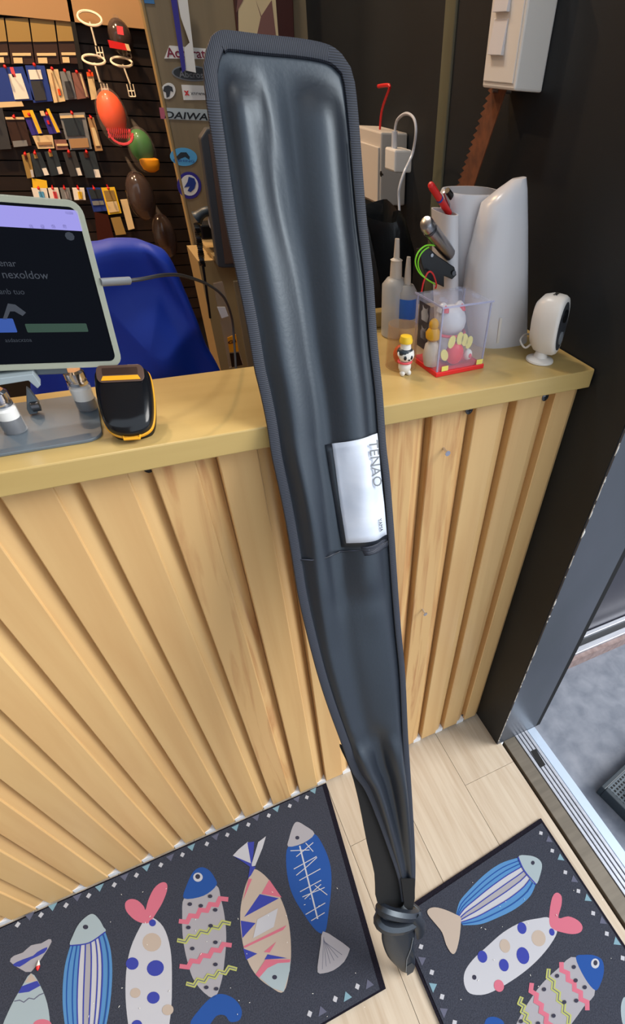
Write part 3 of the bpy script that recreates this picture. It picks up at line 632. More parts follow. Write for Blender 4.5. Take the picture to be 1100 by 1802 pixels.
fr_ = MB(); o_ = tp(rrect(-Wt, 0, 0, Ht, .010), -.0005); n_ = len(o_); i2 = tp(rrect(-Wt + .005, -.005, .005, Ht - .005, .006), -.0005)
fr_.add(o_ + i2 + [v + nd * .0022 for v in o_] + [v + nd * .0022 for v in i2], [(k, (k + 1) % n_, 2 * n_ + (k + 1) % n_, 2 * n_ + k) for k in range(n_)] + [(n_ + k, 3 * n_ + k, 3 * n_ + (k + 1) % n_, n_ + (k + 1) % n_) for k in range(n_)] + [(2 * n_ + k, 2 * n_ + (k + 1) % n_, 3 * n_ + (k + 1) % n_, 3 * n_ + k) for k in range(n_)])
fr_.build('case_rim', 'tpu', tab, 40)
sg = tprism(rrect(-Wt + .005, -.005, .005, Ht - .005, .005), -.0005, .0006).build('screen', 'screen_glass', tab)
def ui(x0, x1, z0, z1, m, name='screen_print', r=.0008): return tprism(rrect(x0, x1, z0, z1, r, 2), .0006, .0008).build(name, m, sg)
def tx(u, v):
    d = RM @ Vector(((u - PPX) / F, -(v - PPY) / F, -1)); t = (br - CAM).dot(nd) / d.dot(nd); q = TM.inverted() @ (CAM + d * t); return q.x, q.y
a = tx(143, 371); b = tx(146, 407); ui(-Wt + .014, b[0], b[1], a[1], 'ui_lilac', 'screen_banner')
for u in (55, 75, 94, 114): q = tx(u, 399); ui(q[0] - .0014, q[0] + .0014, q[1] - .0014, q[1] + .0014, 'ui_dark', r=.0007)
q = tx(122, 375); ui(q[0] - .003, q[0] + .003, q[1] - .001, q[1] + .001, 'ui_dark')
q = tx(124, 416); ui(q[0] - .004, q[0] + .003, q[1] - .003, q[1] + .003, 'ui_dim', r=.0028)
q = tx(0, 583); q2 = tx(28, 576); ui(q[0] - .02, q2[0], q[1] - .001, q[1] + .010, 'ui_blue')
q = tx(48, 583); q2 = tx(152, 570); ui(q[0], q2[0], q[1] - .001, q[1] + .006, 'ui_green')
for (u, v, s_, z_, m) in ((-44, 467, 'neonrenar', .007, 'ui_grey'), (-54, 488, 'mobil, nexoldow', .0085, 'ui_grey'), (-40, 517, 'lorem anb tuo', .006, 'ui_dim'), (10, 602, 'asdaacxzoa', .0045, 'ui_dim')):
    q = tx(u, v); text('screen_lettering', s_, z_, TM @ Vector((q[0], q[1], .0007)), xd, up, m, sg, .0001)
q = [tx(*t_) for t_ in ((5, 562), (14, 534), (27, 536), (46, 550), (40, 556), (26, 548), (18, 548), (12, 562))]; tprism(q, .0006, .0008).build('screen_print', 'ui_grey', sg)
# stand
st = thing('tablet_stand', 'grey metal tablet stand with a flat round-cornered base plate', 'stand', (.42, .06, TZ))
bx = P(171, 712, z=TZ + .003)
MB().prism([Vector((a_, b_, TZ)) for a_, b_ in rrect(.27, .512, .006, .112, .016)], (0, 0, .003)).build('base_plate', 'stand_grey', st, True, bevel=.0006)
q0 = P(60, 712, z=TZ + .004)
ledge = [P(u, v, y=.043) for u, v in ((-120, 682), (58, 658), (72, 678), (66, 684), (50, 670), (-110, 696))]
MB().prism(ledge, (0, .014, 0)).build('ledge', 'stand_light', st, bevel=.0006)
e_ = [P(u, v, y=.075) for u, v in ((46, 684), (54, 690), (70, 712), (66, 728), (52, 730), (47, 720))]
MB().prism(e_, (0, .008, 0)).build('arm', 'stand_grey', st, bevel=.0008)
MB().prism([P(u, v, y=.075) + Vector((-.05, 0, 0)) for u, v in ((46, 684), (54, 690), (70, 712), (66, 728), (52, 730), (47, 720))], (0, .008, 0)).build('arm', 'stand_grey', st, bevel=.0008)
hp = P(64, 715, y=.074); MB().lathe([(.0048, -.004), (.0048, .003), (.003, .0035)], frame(hp, (0, 1, 0), (0, 0, 1), (1, 0, 0)), 16).build('hinge_knob', 'gun_metal', st, True)
MB().prism([TM @ Vector((a_, b_, -.010)) for a_, b_ in ((-.17, -.006), (-.05, -.006), (-.05, .09), (-.17, .09))], -nd * .003).build('back_plate', 'stand_grey', st, bevel=.001)
# usb plug and cable
cb = thing('charging_cable', 'dark charging cable plugged into the side of the tablet', 'cable', (tr.x, .1, TZ))
c1, c2 = P(176, 497, y=.068), P(228, 494, y=.083)
MB().tube([c1, c2], .0042, 10, flat=.7).build('plug', 'mid_grey', cb, 60)
MB().tube(crom([P(226, 494, y=.083), P(250, 491, y=.09), P(290, 484, y=.11), P(325, 486, y=.14), P(368, 502, y=.20), P(395, 525, y=.26), P(408, 560, y=.30), P(412, 600, y=.30), P(416, 660, y=.27)], 6, False), .0017, 8).build('cord', 'dark_grey', cb, True)
# ------------------------------------------------------------------ glass vials
def vial(base, h, r, label, fill):
    t = thing('glass_vial', label, 'vial', base, 'little silver-capped vials on the counter')
    M = Matrix.Translation(base)
    MB().lathe([(r * .9, .0002), (r, .001), (r, h * .62), (r * .85, h * .68), (r * .72, h * .7)], M, 20).build('glass', 'clear', t, True)
    MB().lathe([(r * .9, .0012), (r * .93, .002), (r * .93, h * fill * .5), (.0004, h * fill * .5 + .0005)], M, 16).build('filling', 'gun_metal', t, True)
    MB().lathe([(r * .92, h * fill * .5), (r * .94, h * .55), (r * .6, h * .63), (.0004, h * .65)], M, 16).build('stuffing', 'paper', t, True)
    MB().lathe([(r * .86, h * .64), (r * .92, h * .66), (r * .92, h * .74), (r * .80, h * .76), (r * .80, h * .78), (r * .92, h * .80), (r * .92, h * .95), (r * .7, h), (.0004, h)], M, 24).build('cap', 'chrome', t, True)
    return t
vial(Vector((.437, .048, TZ + .003)), .041, .0105, 'short silver-capped vial standing on the grey stand plate', .7)
v2 = vial(Vector((.503, .074, TZ + .0031)), .041, .0105, 'silver-capped vial with white filling beside the barcode scanner', .55)
ch = MB()
for k in range(14):
    t_ = k / 13; q = Vector((.524, .067, TZ + .030)).lerp(Vector((.530, .052, TZ + .004)), t_) + Vector((.002 * math.sin(t_ * 6), 0, 0)); ch.ball(q, .0012, .0012, .0012, 6, 4)
ch.build('bead_chain', 'steel', v2, True)
# ------------------------------------------------------------------ barcode scanner
sb = P(235, 779, z=TZ); stp = P(219, 664, y=.052)
su = (stp - sb).normalized(); sx = Vector((1, -.12, 0)); sx = (sx - su * sx.dot(su)).normalized(); sn = sx.cross(su).normalized(); SL = (stp - sb).length
SMX = frame(sb + su * .003 + Vector((0, -.004, .0075)), sx, su, sn)
sc_ = thing('barcode_scanner', 'black pocket barcode scanner with a yellow band and amber window', 'scanner', (sb.x, sb.y + .01, TZ))
def pod(scale, z0, z1, dome, nm, m, y0=0.0):
    out = crom([Vector((a_ * scale, (b_ - .5) * scale + .5, 0)) for a_, b_ in ((-.25, .03), (-.40, .15), (-.475, .45), (-.485, .80), (-.43, .95), (-.25, 1.0), (0, 1.005), (.25, 1.0), (.43, .95), (.485, .80), (.475, .45), (.40, .15), (.25, .03), (0, -.01))], 5)
    out = [Vector((q.x * .052, q.y * SL, 0)) for q in out]; c = Vector((0, SL * .55, 0)); n = len(out); vs = []; lv = [(1, z0), (1, z1 - dome), (.97, z1 - dome * .6), (.88, z1 - dome * .25), (.6, z1 - .0004), (.1, z1)]
    for f_, z_ in lv: vs += [SMX @ (c.lerp(q, f_) + Vector((0, 0, z_))) for q in out]
    fs = [(r * n + k, r * n + (k + 1) % n, (r + 1) * n + (k + 1) % n, (r + 1) * n + k) for r in range(len(lv) - 1) for k in range(n)] + [tuple(range(n))[::-1], tuple(range((len(lv) - 1) * n, len(lv) * n))]
    return MB().add(vs, fs).build(nm, m, sc_, 60)
pod(.97, -.014, -.004, .002, 'back_shell', 'black_plastic'); pod(1.03, -.0045, -.0012, .0008, 'yellow_band', 'amber'); sh_ = pod(1.0, -.0015, .009, .007, 'front_shell', 'black_gloss')
wz = .0086
MB().prism([SMX @ Vector((a_ * .052, b_ * SL, wz)) for a_, b_ in rrect(-.41, .41, .71, .965, .09)], sn * .0012).build('window_bezel', 'brown_bag', sc_, bevel=.0004)
MB().prism([SMX @ Vector((a_ * .052, b_ * SL, wz + .0012)) for a_, b_ in rrect(-.30, .30, .82, .92, .01)], sn * .0004).build('lens_slot', 'dark_brown', sc_)
MB().prism([SMX @ Vector((a_ * .052, b_ * SL, wz + .0012)) for a_, b_ in ((-.34, .735), (.34, .735), (.30, .80), (-.30, .80))], sn * .0004).build('amber_window', 'amber', sc_)
MB().tube([SMX @ Vector((a_, b_, -.002)) for a_, b_ in ((-.008, .003), (-.007, -.003), (.007, -.003), (.008, .003))], .0014, 8).build('lanyard_loop', 'amber', sc_, True)
# ------------------------------------------------------------------ blue covered chair
chr_ = thing('desk_chair', 'chair back draped in bright blue cloth behind the counter', 'chair', (.55, .55, 0))
ol = crom([Vector((*q, 0)) for q in ((60, 470), (120, 440), (175, 432), (200, 428), (245, 430), (275, 438), (300, 455), (325, 510), (345, 560), (365, 610), (392, 660), (410, 720), (380, 800), (250, 840), (120, 840), (60, 800))], 4)
YB = .50; ring_ = [P(q.x, q.y, y=YB) for q in ol]; c = sum(ring_, Vector()) / len(ring_); n = len(ring_); vs = []; lv = [(.93, .05), (1.0, .025), (1.0, .0), (.96, -.014)] + [(.92 - .0685 * k, -.02 - .026 * math.sin(k / 13 * 1.57)) for k in range(14)]
for f_, d_ in lv:
    for k, q in enumerate(ring_):
        v = c.lerp(q, f_); cr_ = (v - P(262, 440, y=YB)).dot(Vector((.93, 0, .37))); fold = .030 * sm(-cr_, -.006, .010) - .012 + .016 * abs(math.sin(v.x * 17 + v.z * 9 + .9)) + .030 * abs(math.sin(v.x * 11 - v.z * 16 + 1)) - .02; vs.append(v + Vector((0, d_ + fold * (1 - abs(f_ - .6)) * .9, 0)))
fs = [(r * n + k, r * n + (k + 1) % n, (r + 1) * n + (k + 1) % n, (r + 1) * n + k) for r in range(len(lv) - 1) for k in range(n)] + [tuple(range(n))[::-1], tuple(range((len(lv) - 1) * n, len(lv) * n))]
MB().add(vs, fs).build('back_cover', 'blue_cloth', chr_, 179)
zb = min(v.z for v in vs)
MB().box(.48, .53, .51, .55, .42, zb + .06).build('back_post', 'matte_black', chr_)
MB().lathe([(.05, .40), (.20, .41), (.22, .44), (.20, .47), (.02, .475)], Matrix.Translation((.5, .72, 0)), 24).build('seat', 'matte_black', chr_, True)
MB().tube([(.5, .72, .05), (.5, .72, .41)], .025, 12).build('gas_column', 'gun_metal', chr_, True)
for k in range(5):
    a_ = k * math.tau / 5; MB().tube([(.5, .72, .09), (.5 + .26 * math.cos(a_), .72 + .26 * math.sin(a_), .03)], [.025, .03], 8, cap=True).build('foot', 'black_plastic', chr_, True)
q = P(420, 610, y=.5); 
# ------------------------------------------------------------------ squeeze bottles, cup, dog, display box
def bottle(base, prof, label, band_=None):
    t = thing('squeeze_bottle', label, 'bottle', base, 'squeeze bottles by the bag'); M = Matrix.Translation(base)
    k = 0
    MB().lathe(prof[0], M, 20).build('body', 'frosted', t, True); MB().lathe(prof[1], M, 16).build('nozzle', 'cream_plastic', t, True)
    if band_: MB().lathe(band_, M, 20).build('blue_label', 'blue', t, True)
    return t
b1 = P(693, 590, z=TZ); H1 = P(699, 420, y=b1.y).z - TZ
bottle(b1, ([(.017, 0), (.019, .002), (.019, H1 * .55), (.012, H1 * .62), (.008, H1 * .63)], [(.0085, H1 * .62), (.0075, H1 * .8), (.0085, H1 * .8), (.0042, H1 * .82), (.003, H1)]), 'taller frosted squeeze bottle right behind the leaning bag')
b2 = P(712, 594, z=TZ); H2 = P(719, 452, y=b2.y).z - TZ
bottle(b2, ([(.013, 0), (.0145, .002), (.0145, H2 * .6), (.009, H2 * .68), (.005, H2 * .69)], [(.005, H2 * .68), (.004, H2 * .85), (.0025, H2)]), 'shorter frosted squeeze bottle with a blue label', [(.0147, H2 * .28), (.0149, H2 * .29), (.0149, H2 * .52), (.0147, H2 * .53)])
cp = thing('clear_cup', 'clear amber-tinted plastic cup behind the dog figurine', 'cup', (.876, .075, TZ))
MB().lathe([(.019, .0005), (.021, .001), (.0185, .052), (.0175, .052), (.0195, .002), (.0005, .0018)], Matrix.Translation((.876, .075, TZ)), 24, close=False).build('wall', 'amber_glass', cp, True)
MB().ball(Vector((.876, .078, TZ + .014)), .010, .008, .012, 12, 8).build('contents', 'orange', cp, True, label='orange thing inside the cup')
# dog
dp = P(715, 662, z=TZ); dx, dy = dp.x, dp.y + .006
dg = thing('dog_figurine', 'tiny white toy dog with black cap of fur and yellow hat', 'figurine', (dx, dy, TZ))
def V(a_, b_, c_): return Vector((dx + a_, dy + b_, TZ + c_))
b = MB(); b.ball(V(0, 0, .0105), .0085, .0075, .0095); b.ball(V(-.0045, -.003, .003), .0034, .004, .0036); b.ball(V(.0045, -.003, .003), .0034, .004, .0036); b.build('body', 'paper', dg, True)
MB().ball(V(.001, -.001, .0245), .0105, .009, .0090).build('head', 'paper', dg, True)
MB().ball(V(-.0002, .0005, .0282), .0106, .0092, .0065).build('fur_cap', 'slate', dg, True)
for s_ in (-1, 1):
    MB().ball(V(s_ * .0042, -.0088, .0238), .0021, .001, .0026).build('eye', 'black_gloss', dg, True)
    MB().ball(V(s_ * .0095, -.001, .027), .0022, .0018, .003).build('ear', 'paper', dg, True)
MB().ball(V(.001, -.0095, .0212), .0016, .001, .0011).build('nose', 'black_gloss', dg, True)
MB().tube([V(.0085 * math.cos(t_), .0078 * math.sin(t_), .0165) for t_ in [math.tau * k / 16 for k in range(17)]], .0014, 6).build('collar', 'pink_red', dg, True)
MB().lathe([(.007, .0325), (.0065, .037), (.006, .040)], Matrix.Translation((dx, dy, TZ)), 14).build('hat_frill', 'paper', dg, True)
MB().lathe([(.0082, .0395), (.0085, .042), (.007, .047), (.001, .048)], Matrix.Translation((dx, dy, TZ)), 16).build('hat', 'yellow', dg, True)
# acrylic display box
c0 = P(767, 665, z=TZ); c1 = P(729, 638.5, z=TZ); c2 = P(851, 648, z=TZ); e1 = (c2 - c0); e2 = Vector((-e1.y, e1.x, 0)).normalized() * e1.length * .80; e1n = e1.normalized(); e2n = e2.normalized()
HB = (P(774, 532, x=None, y=c0.y).z - TZ) * .93
dbx = thing('display_box', 'clear plastic display cube on a red base with a lucky cat', 'box', c0 + (e1 + e2) / 2)
BM = Matrix((e1n.to_4d(), e2n.to_4d(), Vector((0, 0, 1, 0)), Vector((0, 0, 0, 1)))).transposed(); BM[3][0] = BM[3][1] = BM[3][2] = 0; BM[3][3] = 1; BM.translation = c0
w1, w2 = e1.length, e2.length
MB().box(0, w1, 0, w2, 0, .006, 0, BM).build('base', 'base_red', dbx, bevel=.001)
tkk = .0012
for nm, q in (('front_pane', (0.002, w1 - .002, .002, .002 + tkk)), ('back_pane', (.002, w1 - .002, w2 - .002 - tkk, w2 - .002)), ('side_pane', (.002, .002 + tkk, .0034, w2 - .0034)), ('side_pane', (w1 - .002 - tkk, w1 - .002, .0034, w2 - .0034))):
    MB().box(*q, .006, HB - .002, 0, BM).build(nm, 'clear_blue', dbx)
MB().box(0.001, w1 - .001, .001, w2 - .001, HB - .002, HB, 0, BM).build('lid', 'clear_blue', dbx, bevel=.0004)
MATS_E = mat('edge_lilac', (176, 178, 206), .12, alpha=.55)
for ex_, ey_ in ((.002, .002), (w1 - .0035, .002), (.002, w2 - .0035), (w1 - .0035, w2 - .0035)): MB().box(ex_ - .0004, ex_ + .0016, ey_ - .0004, ey_ + .0016, .006, HB - .002, 0, BM).build('corner_edge', MATS_E, dbx)
for q in ((0, w1, 0, .0014), (0, .0014, .0014, w2)): MB().box(*q, HB - .0016, HB + .0003, 0, BM).build('rim_edge', MATS_E, dbx)
for fx, fy in ((.18, .3), (.8, .3), (.25, .75), (.75, .78)): MB().lathe([(.006, HB), (.006, HB + .003), (.0045, HB + .0034), (.0045, HB + .001)], BM @ Matrix.Translation((w1 * fx, w2 * fy, 0)), 14).build('stud', 'clear_blue', dbx, True)
for k, (z_, s_) in enumerate(((.066, 1), (.044, .9))):
    pts = [(-.4, 0), (.4, 0), (.5, .5), (.32, .72), (.36, 1.0), (.14, .84), (-.14, .84), (-.36, 1.0), (-.32, .72), (-.5, .5)]
    MB().prism([BM @ Vector((.0016, w2 * .62 + a_ * .017 * s_, z_ * HB / .085 - .008 + b_ * .017 * s_)) for a_, b_ in pts], e1n * -.0003).build('cat_print', 'p_white' if k == 0 else 'p_grey', dbx)
MB().box(.0013, .0018, w2 * .46, w2 * .84, HB * .28, HB * .92, 0, BM).build('dark_sticker', mat('sticker_dark', (52, 52, 66), .4, alpha=.75), dbx)
# lucky cat inside, a generic white beckoning cat
kt = thing('lucky_cat', 'white lucky cat figurine with red bag inside the clear box', 'figurine', c0 + (e1 + e2) / 2 + Vector((0, 0, .006)))
def K(a_, b_, c_): return BM @ Vector((w1 * a_, w2 * b_, .006 + HB * c_))
MB().ball(K(.46, .5, .25), .019, .017, .022).build('body', 'cool_white', kt, True); MB().ball(K(.46, .48, .60), .0205, .018, .0185).build('head', 'cool_white', kt, True)
for a_ in (.30, .62):
    MB().lathe([(.0085, 0), (.007, .005), (.003, .009), (.0005, .010)], Matrix.Translation(K(a_, .5, .74)), 10).build('ear', 'cool_white', kt, True); MB().lathe([(.0055, 0), (.004, .004), (.0004, .007)], Matrix.Translation(K(a_, .42, .75)), 10).build('ear_inner', 'red', kt, True)
MB().tube([K(.46 + .26 * math.cos(t_), .47 + .28 * math.sin(t_), .44) for t_ in [math.tau * k / 20 for k in range(21)]], .0018, 6).build('collar', 'red', kt, True)
MB().ball(K(.46, .22, .18), .013, .009, .014).build('red_bag', 'base_red', kt, True)
for a_, c_, r_ in ((.22, .20, -.5), (.34, .38, .3), (.50, .41, 0), (.60, .38, -.2), (.70, .33, .3)): 
    M = BM @ Matrix.Translation((w1 * a_, w2 * .16, .006 + HB * c_)) @ Matrix.Rotation(r_, 4, 'Y') @ Matrix.Rotation(math.pi / 2, 4, 'X')
    MB().lathe([(.0005, -.0006), (.0052, -.0006), (.0052, .0006), (.0005, .0006)], M, 16, sy=1.5).build('coin', 'pale_yellow', kt, True)
MB().ball(K(.72, .18, .14), .006, .006, .007).build('paw', 'paper', kt, True)
MB().ball(K(.72, .09, .14), .0025, .0012, .003).build('paw_pad', 'pink_red', kt, True)
gd = thing('gold_gourd', 'small golden gourd ornament beside the lucky cat', 'ornament', K(.10, .40, 0))
MB().lathe([(.004, 0), (.009, .004), (.0098, .010), (.006, .016)], Matrix.Translation(K(.09, .40, .36)), 16).build('lower_bulb', 'gold', gd, True); MB().ball(K(.09, .40, .36) + Vector((0, 0, .020)), .0062, .0062, .007).build('upper_bulb', 'gold', gd, True); MB().lathe([(.009, .0005), (.0115, .012), (.009, .026), (.004, .031)], Matrix.Translation(K(.09, .40, 0)), 14).build('foot', 'cream_plastic', gd, True)
for a_, t_ in ((.1, 1), (.82, 0)): MB().box(w1 * a_, w1 * (a_ + .13), -.0003, 0, .0068, .013, 0, BM).build('gold_print', 'pale_yellow', dbx)
# ------------------------------------------------------------------ organiser, pens, indoor camera
oc = Vector((1.060, .130, TZ))
og = thing('desk_organizer', 'tall white two-shell pen organizer standing at the black wall', 'organizer', oc)
def shell(levels, name, m, parent, th=.002, cl=True):
    """levels: list of rings of 3-D points"""
    n = len(levels[0]); vs = [v for r in levels for v in r]; L = len(levels)
    fs = [(r * n + k, r * n + (k + 1) % n, (r + 1) * n + (k + 1) % n, (r + 1) * n + k) for r in range(L - 1) for k in range(n)]
    fs.append(tuple(range(n))[::-1])
    if cl: fs.append(tuple(range((L - 1) * n, L * n)))
    o = MB().add(vs, fs).build(name, m, parent, 50); return o
def spx(uvl, uvr, y, depth, n=24, top=None, squ=2.6):
    """ring whose left and right silhouettes fall on two measured points at depth y"""
    a = P(*uvl, y=y); b_ = P(*uvr, y=y); c = (a + b_) / 2; rx = abs(b_.x - a.x) / 2; o = []
    for k in range(n):
        t = math.tau * k / n; ct_, s_ = math.cos(t), math.sin(t)
        o.append(Vector((c.x + rx * math.copysign(abs(ct_) ** (2 / squ), ct_), c.y + depth * math.copysign(abs(s_) ** (2 / squ), s_), c.z + (b_.z - a.z) * .5 * ct_)))
    return o
rings = [spx((838, 612), (916, 604), .115, .028), spx((832, 606), (919, 598), .115, .030), spx((820, 520), (921, 520), .115, .031), spx((828, 460), (921, 455), .115, .030), spx((843, 400), (921, 395), .113, .027), spx((853, 360), (922, 355), .112, .022), spx((880, 335), (924, 330), .112, .014), spx((901, 317), (925, 311), .112, .006)]
for r in rings:
    for v in r: v.z = max(v.z, TZ)
shell(rings, 'front_shell', 'cool_white', og)
r2 = [spx((800, 606), (880, 606), .165, .030), spx((794, 560), (880, 560), .165, .032), spx((788, 470), (884, 470), .165, .034), spx((783, 400), (880, 400), .165, .034), spx((782, 345), (878, 342), .165, .034), spx((786, 336), (876, 334), .165, .033)]
for r in r2:
    for v in r: v.z = max(v.z, TZ)
r2b = [[(v - sum(r, Vector()) / len(r)) * .93 + sum(r, Vector()) / len(r) for v in r] for r in (r2[-1], r2[-2], r2[2])]
shell(r2 + r2b, 'back_cup', 'cool_white', og)
r3 = [spx((772, 600), (800, 600), .150, .024), spx((770, 500), (798, 500), .150, .025), spx((769, 372), (796, 372), .150, .026)]
for r in r3:
    for v in r: v.z = max(v.z, TZ)
r3b = [[(v - sum(r, Vector()) / len(r)) * .88 + sum(r, Vector()) / len(r) for v in r] for r in (r3[-1], r3[1])]
shell(r3 + r3b, 'side_cup', 'cool_white', og)
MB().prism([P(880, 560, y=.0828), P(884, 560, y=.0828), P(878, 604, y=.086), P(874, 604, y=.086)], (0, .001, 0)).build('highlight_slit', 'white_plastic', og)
def pen(name, u0, v0, u1, v1, y0, y1, r, m, label, cat, cap=None):
    a = P(u0, v0, y=y0); b_ = P(u1, v1, y=y1); t = thing(name, label, cat, b_); d = a - b_
    MB().tube([b_, b_ + d * .93, b_ + d * .98, a], [r, r, r * .85, r * .4], 12).build('barrel', m, t, True)
    if cap: MB().tube([b_ + d * .5, b_ + d * .55], [r * 1.1, r * 1.1], 12).build('cap_ring', cap, t, True)
    return t
pen('marker_pen', 757, 324, 790, 375, .125, .150, .0042, 'red', 'red marker pen leaning out of the white organizer', 'pen', 'deep_blue')
t = thing('scissors', 'black-handled scissors standing in the white organizer', 'scissors', P(800, 368, y=.155))
MB().tube([P(787, 335, y=.15), P(799, 352, y=.155), P(806, 380, y=.155)], [.0035, .0045, .004], 10).build('handle', 'black_plastic', t, True); MB().tube([P(781, 338, y=.15), P(790, 362, y=.155), P(800, 385, y=.155)], [.0015, .0025, .0025], 8).build('blade', 'steel', t, True)
t = pen('flashlight', 748, 391, 790, 446, .105, .130, .0088, 'steel', 'silver metal flashlight tilted against the white organizer', 'flashlight')
MB().tube([P(756, 402, y=.1085), P(758, 405, y=.109)], .0091, 14).build('head_ring', 'gun_metal', t, True)
t = thing('key_clip', 'black folding tool hanging on the organizer with a lime cord', 'tool', P(760, 520, y=.13))
MB().prism([P(u, v, y=.118) for u, v in ((738, 440), (756, 437), (770, 450), (800, 470), (804, 484), (796, 492), (782, 486), (782, 506), (750, 490), (742, 465))], (0, .010, 0)).build('body', 'black_plastic', t, bevel=.001)
MB().lathe([(.003, 0), (.003, .002)], frame(P(798, 480, y=.1178), (1, 0, 0), (0, 0, 1), (0, -1, 0)), 12).build('rivet', 'gun_metal', t, True); MB().lathe([(.002, 0), (.002, .001)], frame(P(760, 449, y=.1178), (1, 0, 0), (0, 0, 1), (0, -1, 0)), 10).build('pin', 'steel', t, True)
lc = crom([P(766, 432, y=.115), P(750, 432, y=.112), P(736, 444, y=.110), P(731, 462, y=.110), P(738, 480, y=.112), P(752, 492, y=.112), P(762, 498, y=.114)], 6, False)
MB().tube(lc, .0009, 6).build('lime_cord', 'lime', t, True, label='bright lime cord'); MB().tube([v + Vector((.004, 0, -.002)) for v in lc[6:]], .0008, 6).build('lime_cord', 'lime', t, True)
MB().tube(crom([P(742, 514, y=.112), P(746, 495, y=.112), P(754, 479, y=.112), P(762, 482, y=.112), P(768, 500, y=.112), P(766, 508, y=.112)], 5, False), .0011, 6).build('red_cord', 'red', t, True)
# indoor security camera
cb0 = P(949, 635, z=TZ); 
ic = thing('indoor_camera', 'small white indoor camera on a round foot at the counter end', 'camera', cb0)
MB().lathe([(.0185, 0), (.0195, .001), (.0190, .0032), (.014, .0052), (.010, .0062), (.0085, .010), (.0075, .013), (.0005, .0132)], Matrix.Translation(cb0), 28).build('foot', 'white_plastic', ic, True)
hc = cb0 + Vector((.003, 0, .0475)); fd = Vector((.52, -.85, .05)).normalized(); sdv = Vector((0, 0, 1)).cross(fd).normalized()
HM = frame(hc, sdv, fd.cross(sdv), fd)
# head: upright capsule body, flat dark face to the front right
lv = []
for f_, z_ in ((.35, -.024), (.72, -.021), (.93, -.014), (1, -.004), (1, .006), (.98, .013), (.93, .0165), (.86, .0175)):
    lv.append([HM @ Vector((.0225 * f_ * (1 + .10 * math.sin(t_)) * math.copysign(abs(math.cos(t_)) ** .8, math.cos(t_)), .037 * f_ * math.copysign(abs(math.sin(t_)) ** .85, math.sin(t_)), z_)) for t_ in [math.tau * k / 28 for k in range(28)]])
shell(lv, 'head', 'white_plastic', ic)
def face(f_, z_, nm, m, th=.0008, sx_=.0215, sy_=.037, oy=0):
    MB().prism([HM @ Vector((sx_ * f_ * math.cos(t_), oy + sy_ * f_ * math.sin(t_), z_)) for t_ in [math.tau * k / 28 for k in range(28)]], fd * th).build(nm, m, ic, 40)
face(.80, .0172, 'face_plate', 'dark_grey'); face(.40, .0178, 'lens', 'black_gloss', .002, .0195, .0195, .013); face(.4, .0178, 'sensor_dome', 'mid_grey', .002, .015, .02, -.014)
text('lettering', 'SAFE', .0075, HM @ Vector((-.0085, .0372, .004)), sdv * 1, fd * -1, 'black_plastic', ic, .0002)
MB().tube(crom([HM @ Vector((0, -.024, -.018)), P(925, 612, y=.05), P(916, 600, y=.06), P(922, 590, y=.07), P(930, 588, y=.075)], 5, False), .0014, 8).build('cord', 'white_plastic', ic, True)
# ------------------------------------------------------------------ right wall things
sw = thing('switch_box', 'white surface-mounted light switch box high on the black wall', 'switch', (Xf - .02, .24, 1.245))
y0, y1 = P(849, 147, x=1.092).y, P(905, 160, x=1.092).y
z0 = P(905, 160, x=1.092).z
MB().box(1.092, Xf, y1, y0, z0, z0 + .13).build('housing', 'white_plastic', sw, bevel=.0025)
yw = (y0 - y1)
MB().box(1.0905, 1.0922, y1 + yw * .06, y0 - yw * .04, z0 + .006, z0 + .124).build('face_plate', 'white_plastic', sw, bevel=.001)
for k in range(3):
    za = z0 + .030 + k * .036; q = [Vector((1.0905, y1 + yw * .42, za)), Vector((1.0905, y0 - yw * .18, za)), Vector((1.0905, y0 - yw * .18, za + .031)), Vector((1.0905, y1 + yw * .42, za + .031))]
    b = MB(); q2 = [v + Vector((-.005 if v.z < za + .01 else -.001, 0, 0)) for v in q]; b.add(q + q2, [(0, 1, 2, 3), (4, 7, 6, 5), (0, 4, 5, 1), (1, 5, 6, 2), (2, 6, 7, 3), (3, 7, 4, 0)]); b.build('rocker', 'cool_white', sw, bevel=.0005)
# rusty saw hanging under it
xs = 1.108; sa = thing('hand_saw', 'rusty brown hand saw hanging on the black wall under the switch', 'saw', P(840, 330, x=xs))
A0 = P(868, 150, x=xs); A1 = P(893, 150, x=xs); B0 = P(806, 332, x=xs); B1 = P(832, 332, x=xs)
A0, A1 = Vector((xs, A0.y, A0.z)), Vector((xs, A1.y, A1.z)); pts = [A1, B1]; pts = [A1, B1, B0]
for k in range(15):
    a = B0.lerp(A0, k / 15); b_ = B0.lerp(A0, (k + 1) / 15); pts += [a.lerp(b_, .35) + (A0 - A1).normalized() * .009, b_]
MB().prism(pts, (.0016, 0, 0)).build('blade', 'rust', sa)
nl = P(867, 160, x=1.10); MB().tube([nl, nl + Vector((.03, 0, 0))], .0018, 8).build('nail', 'steel', sa, True)
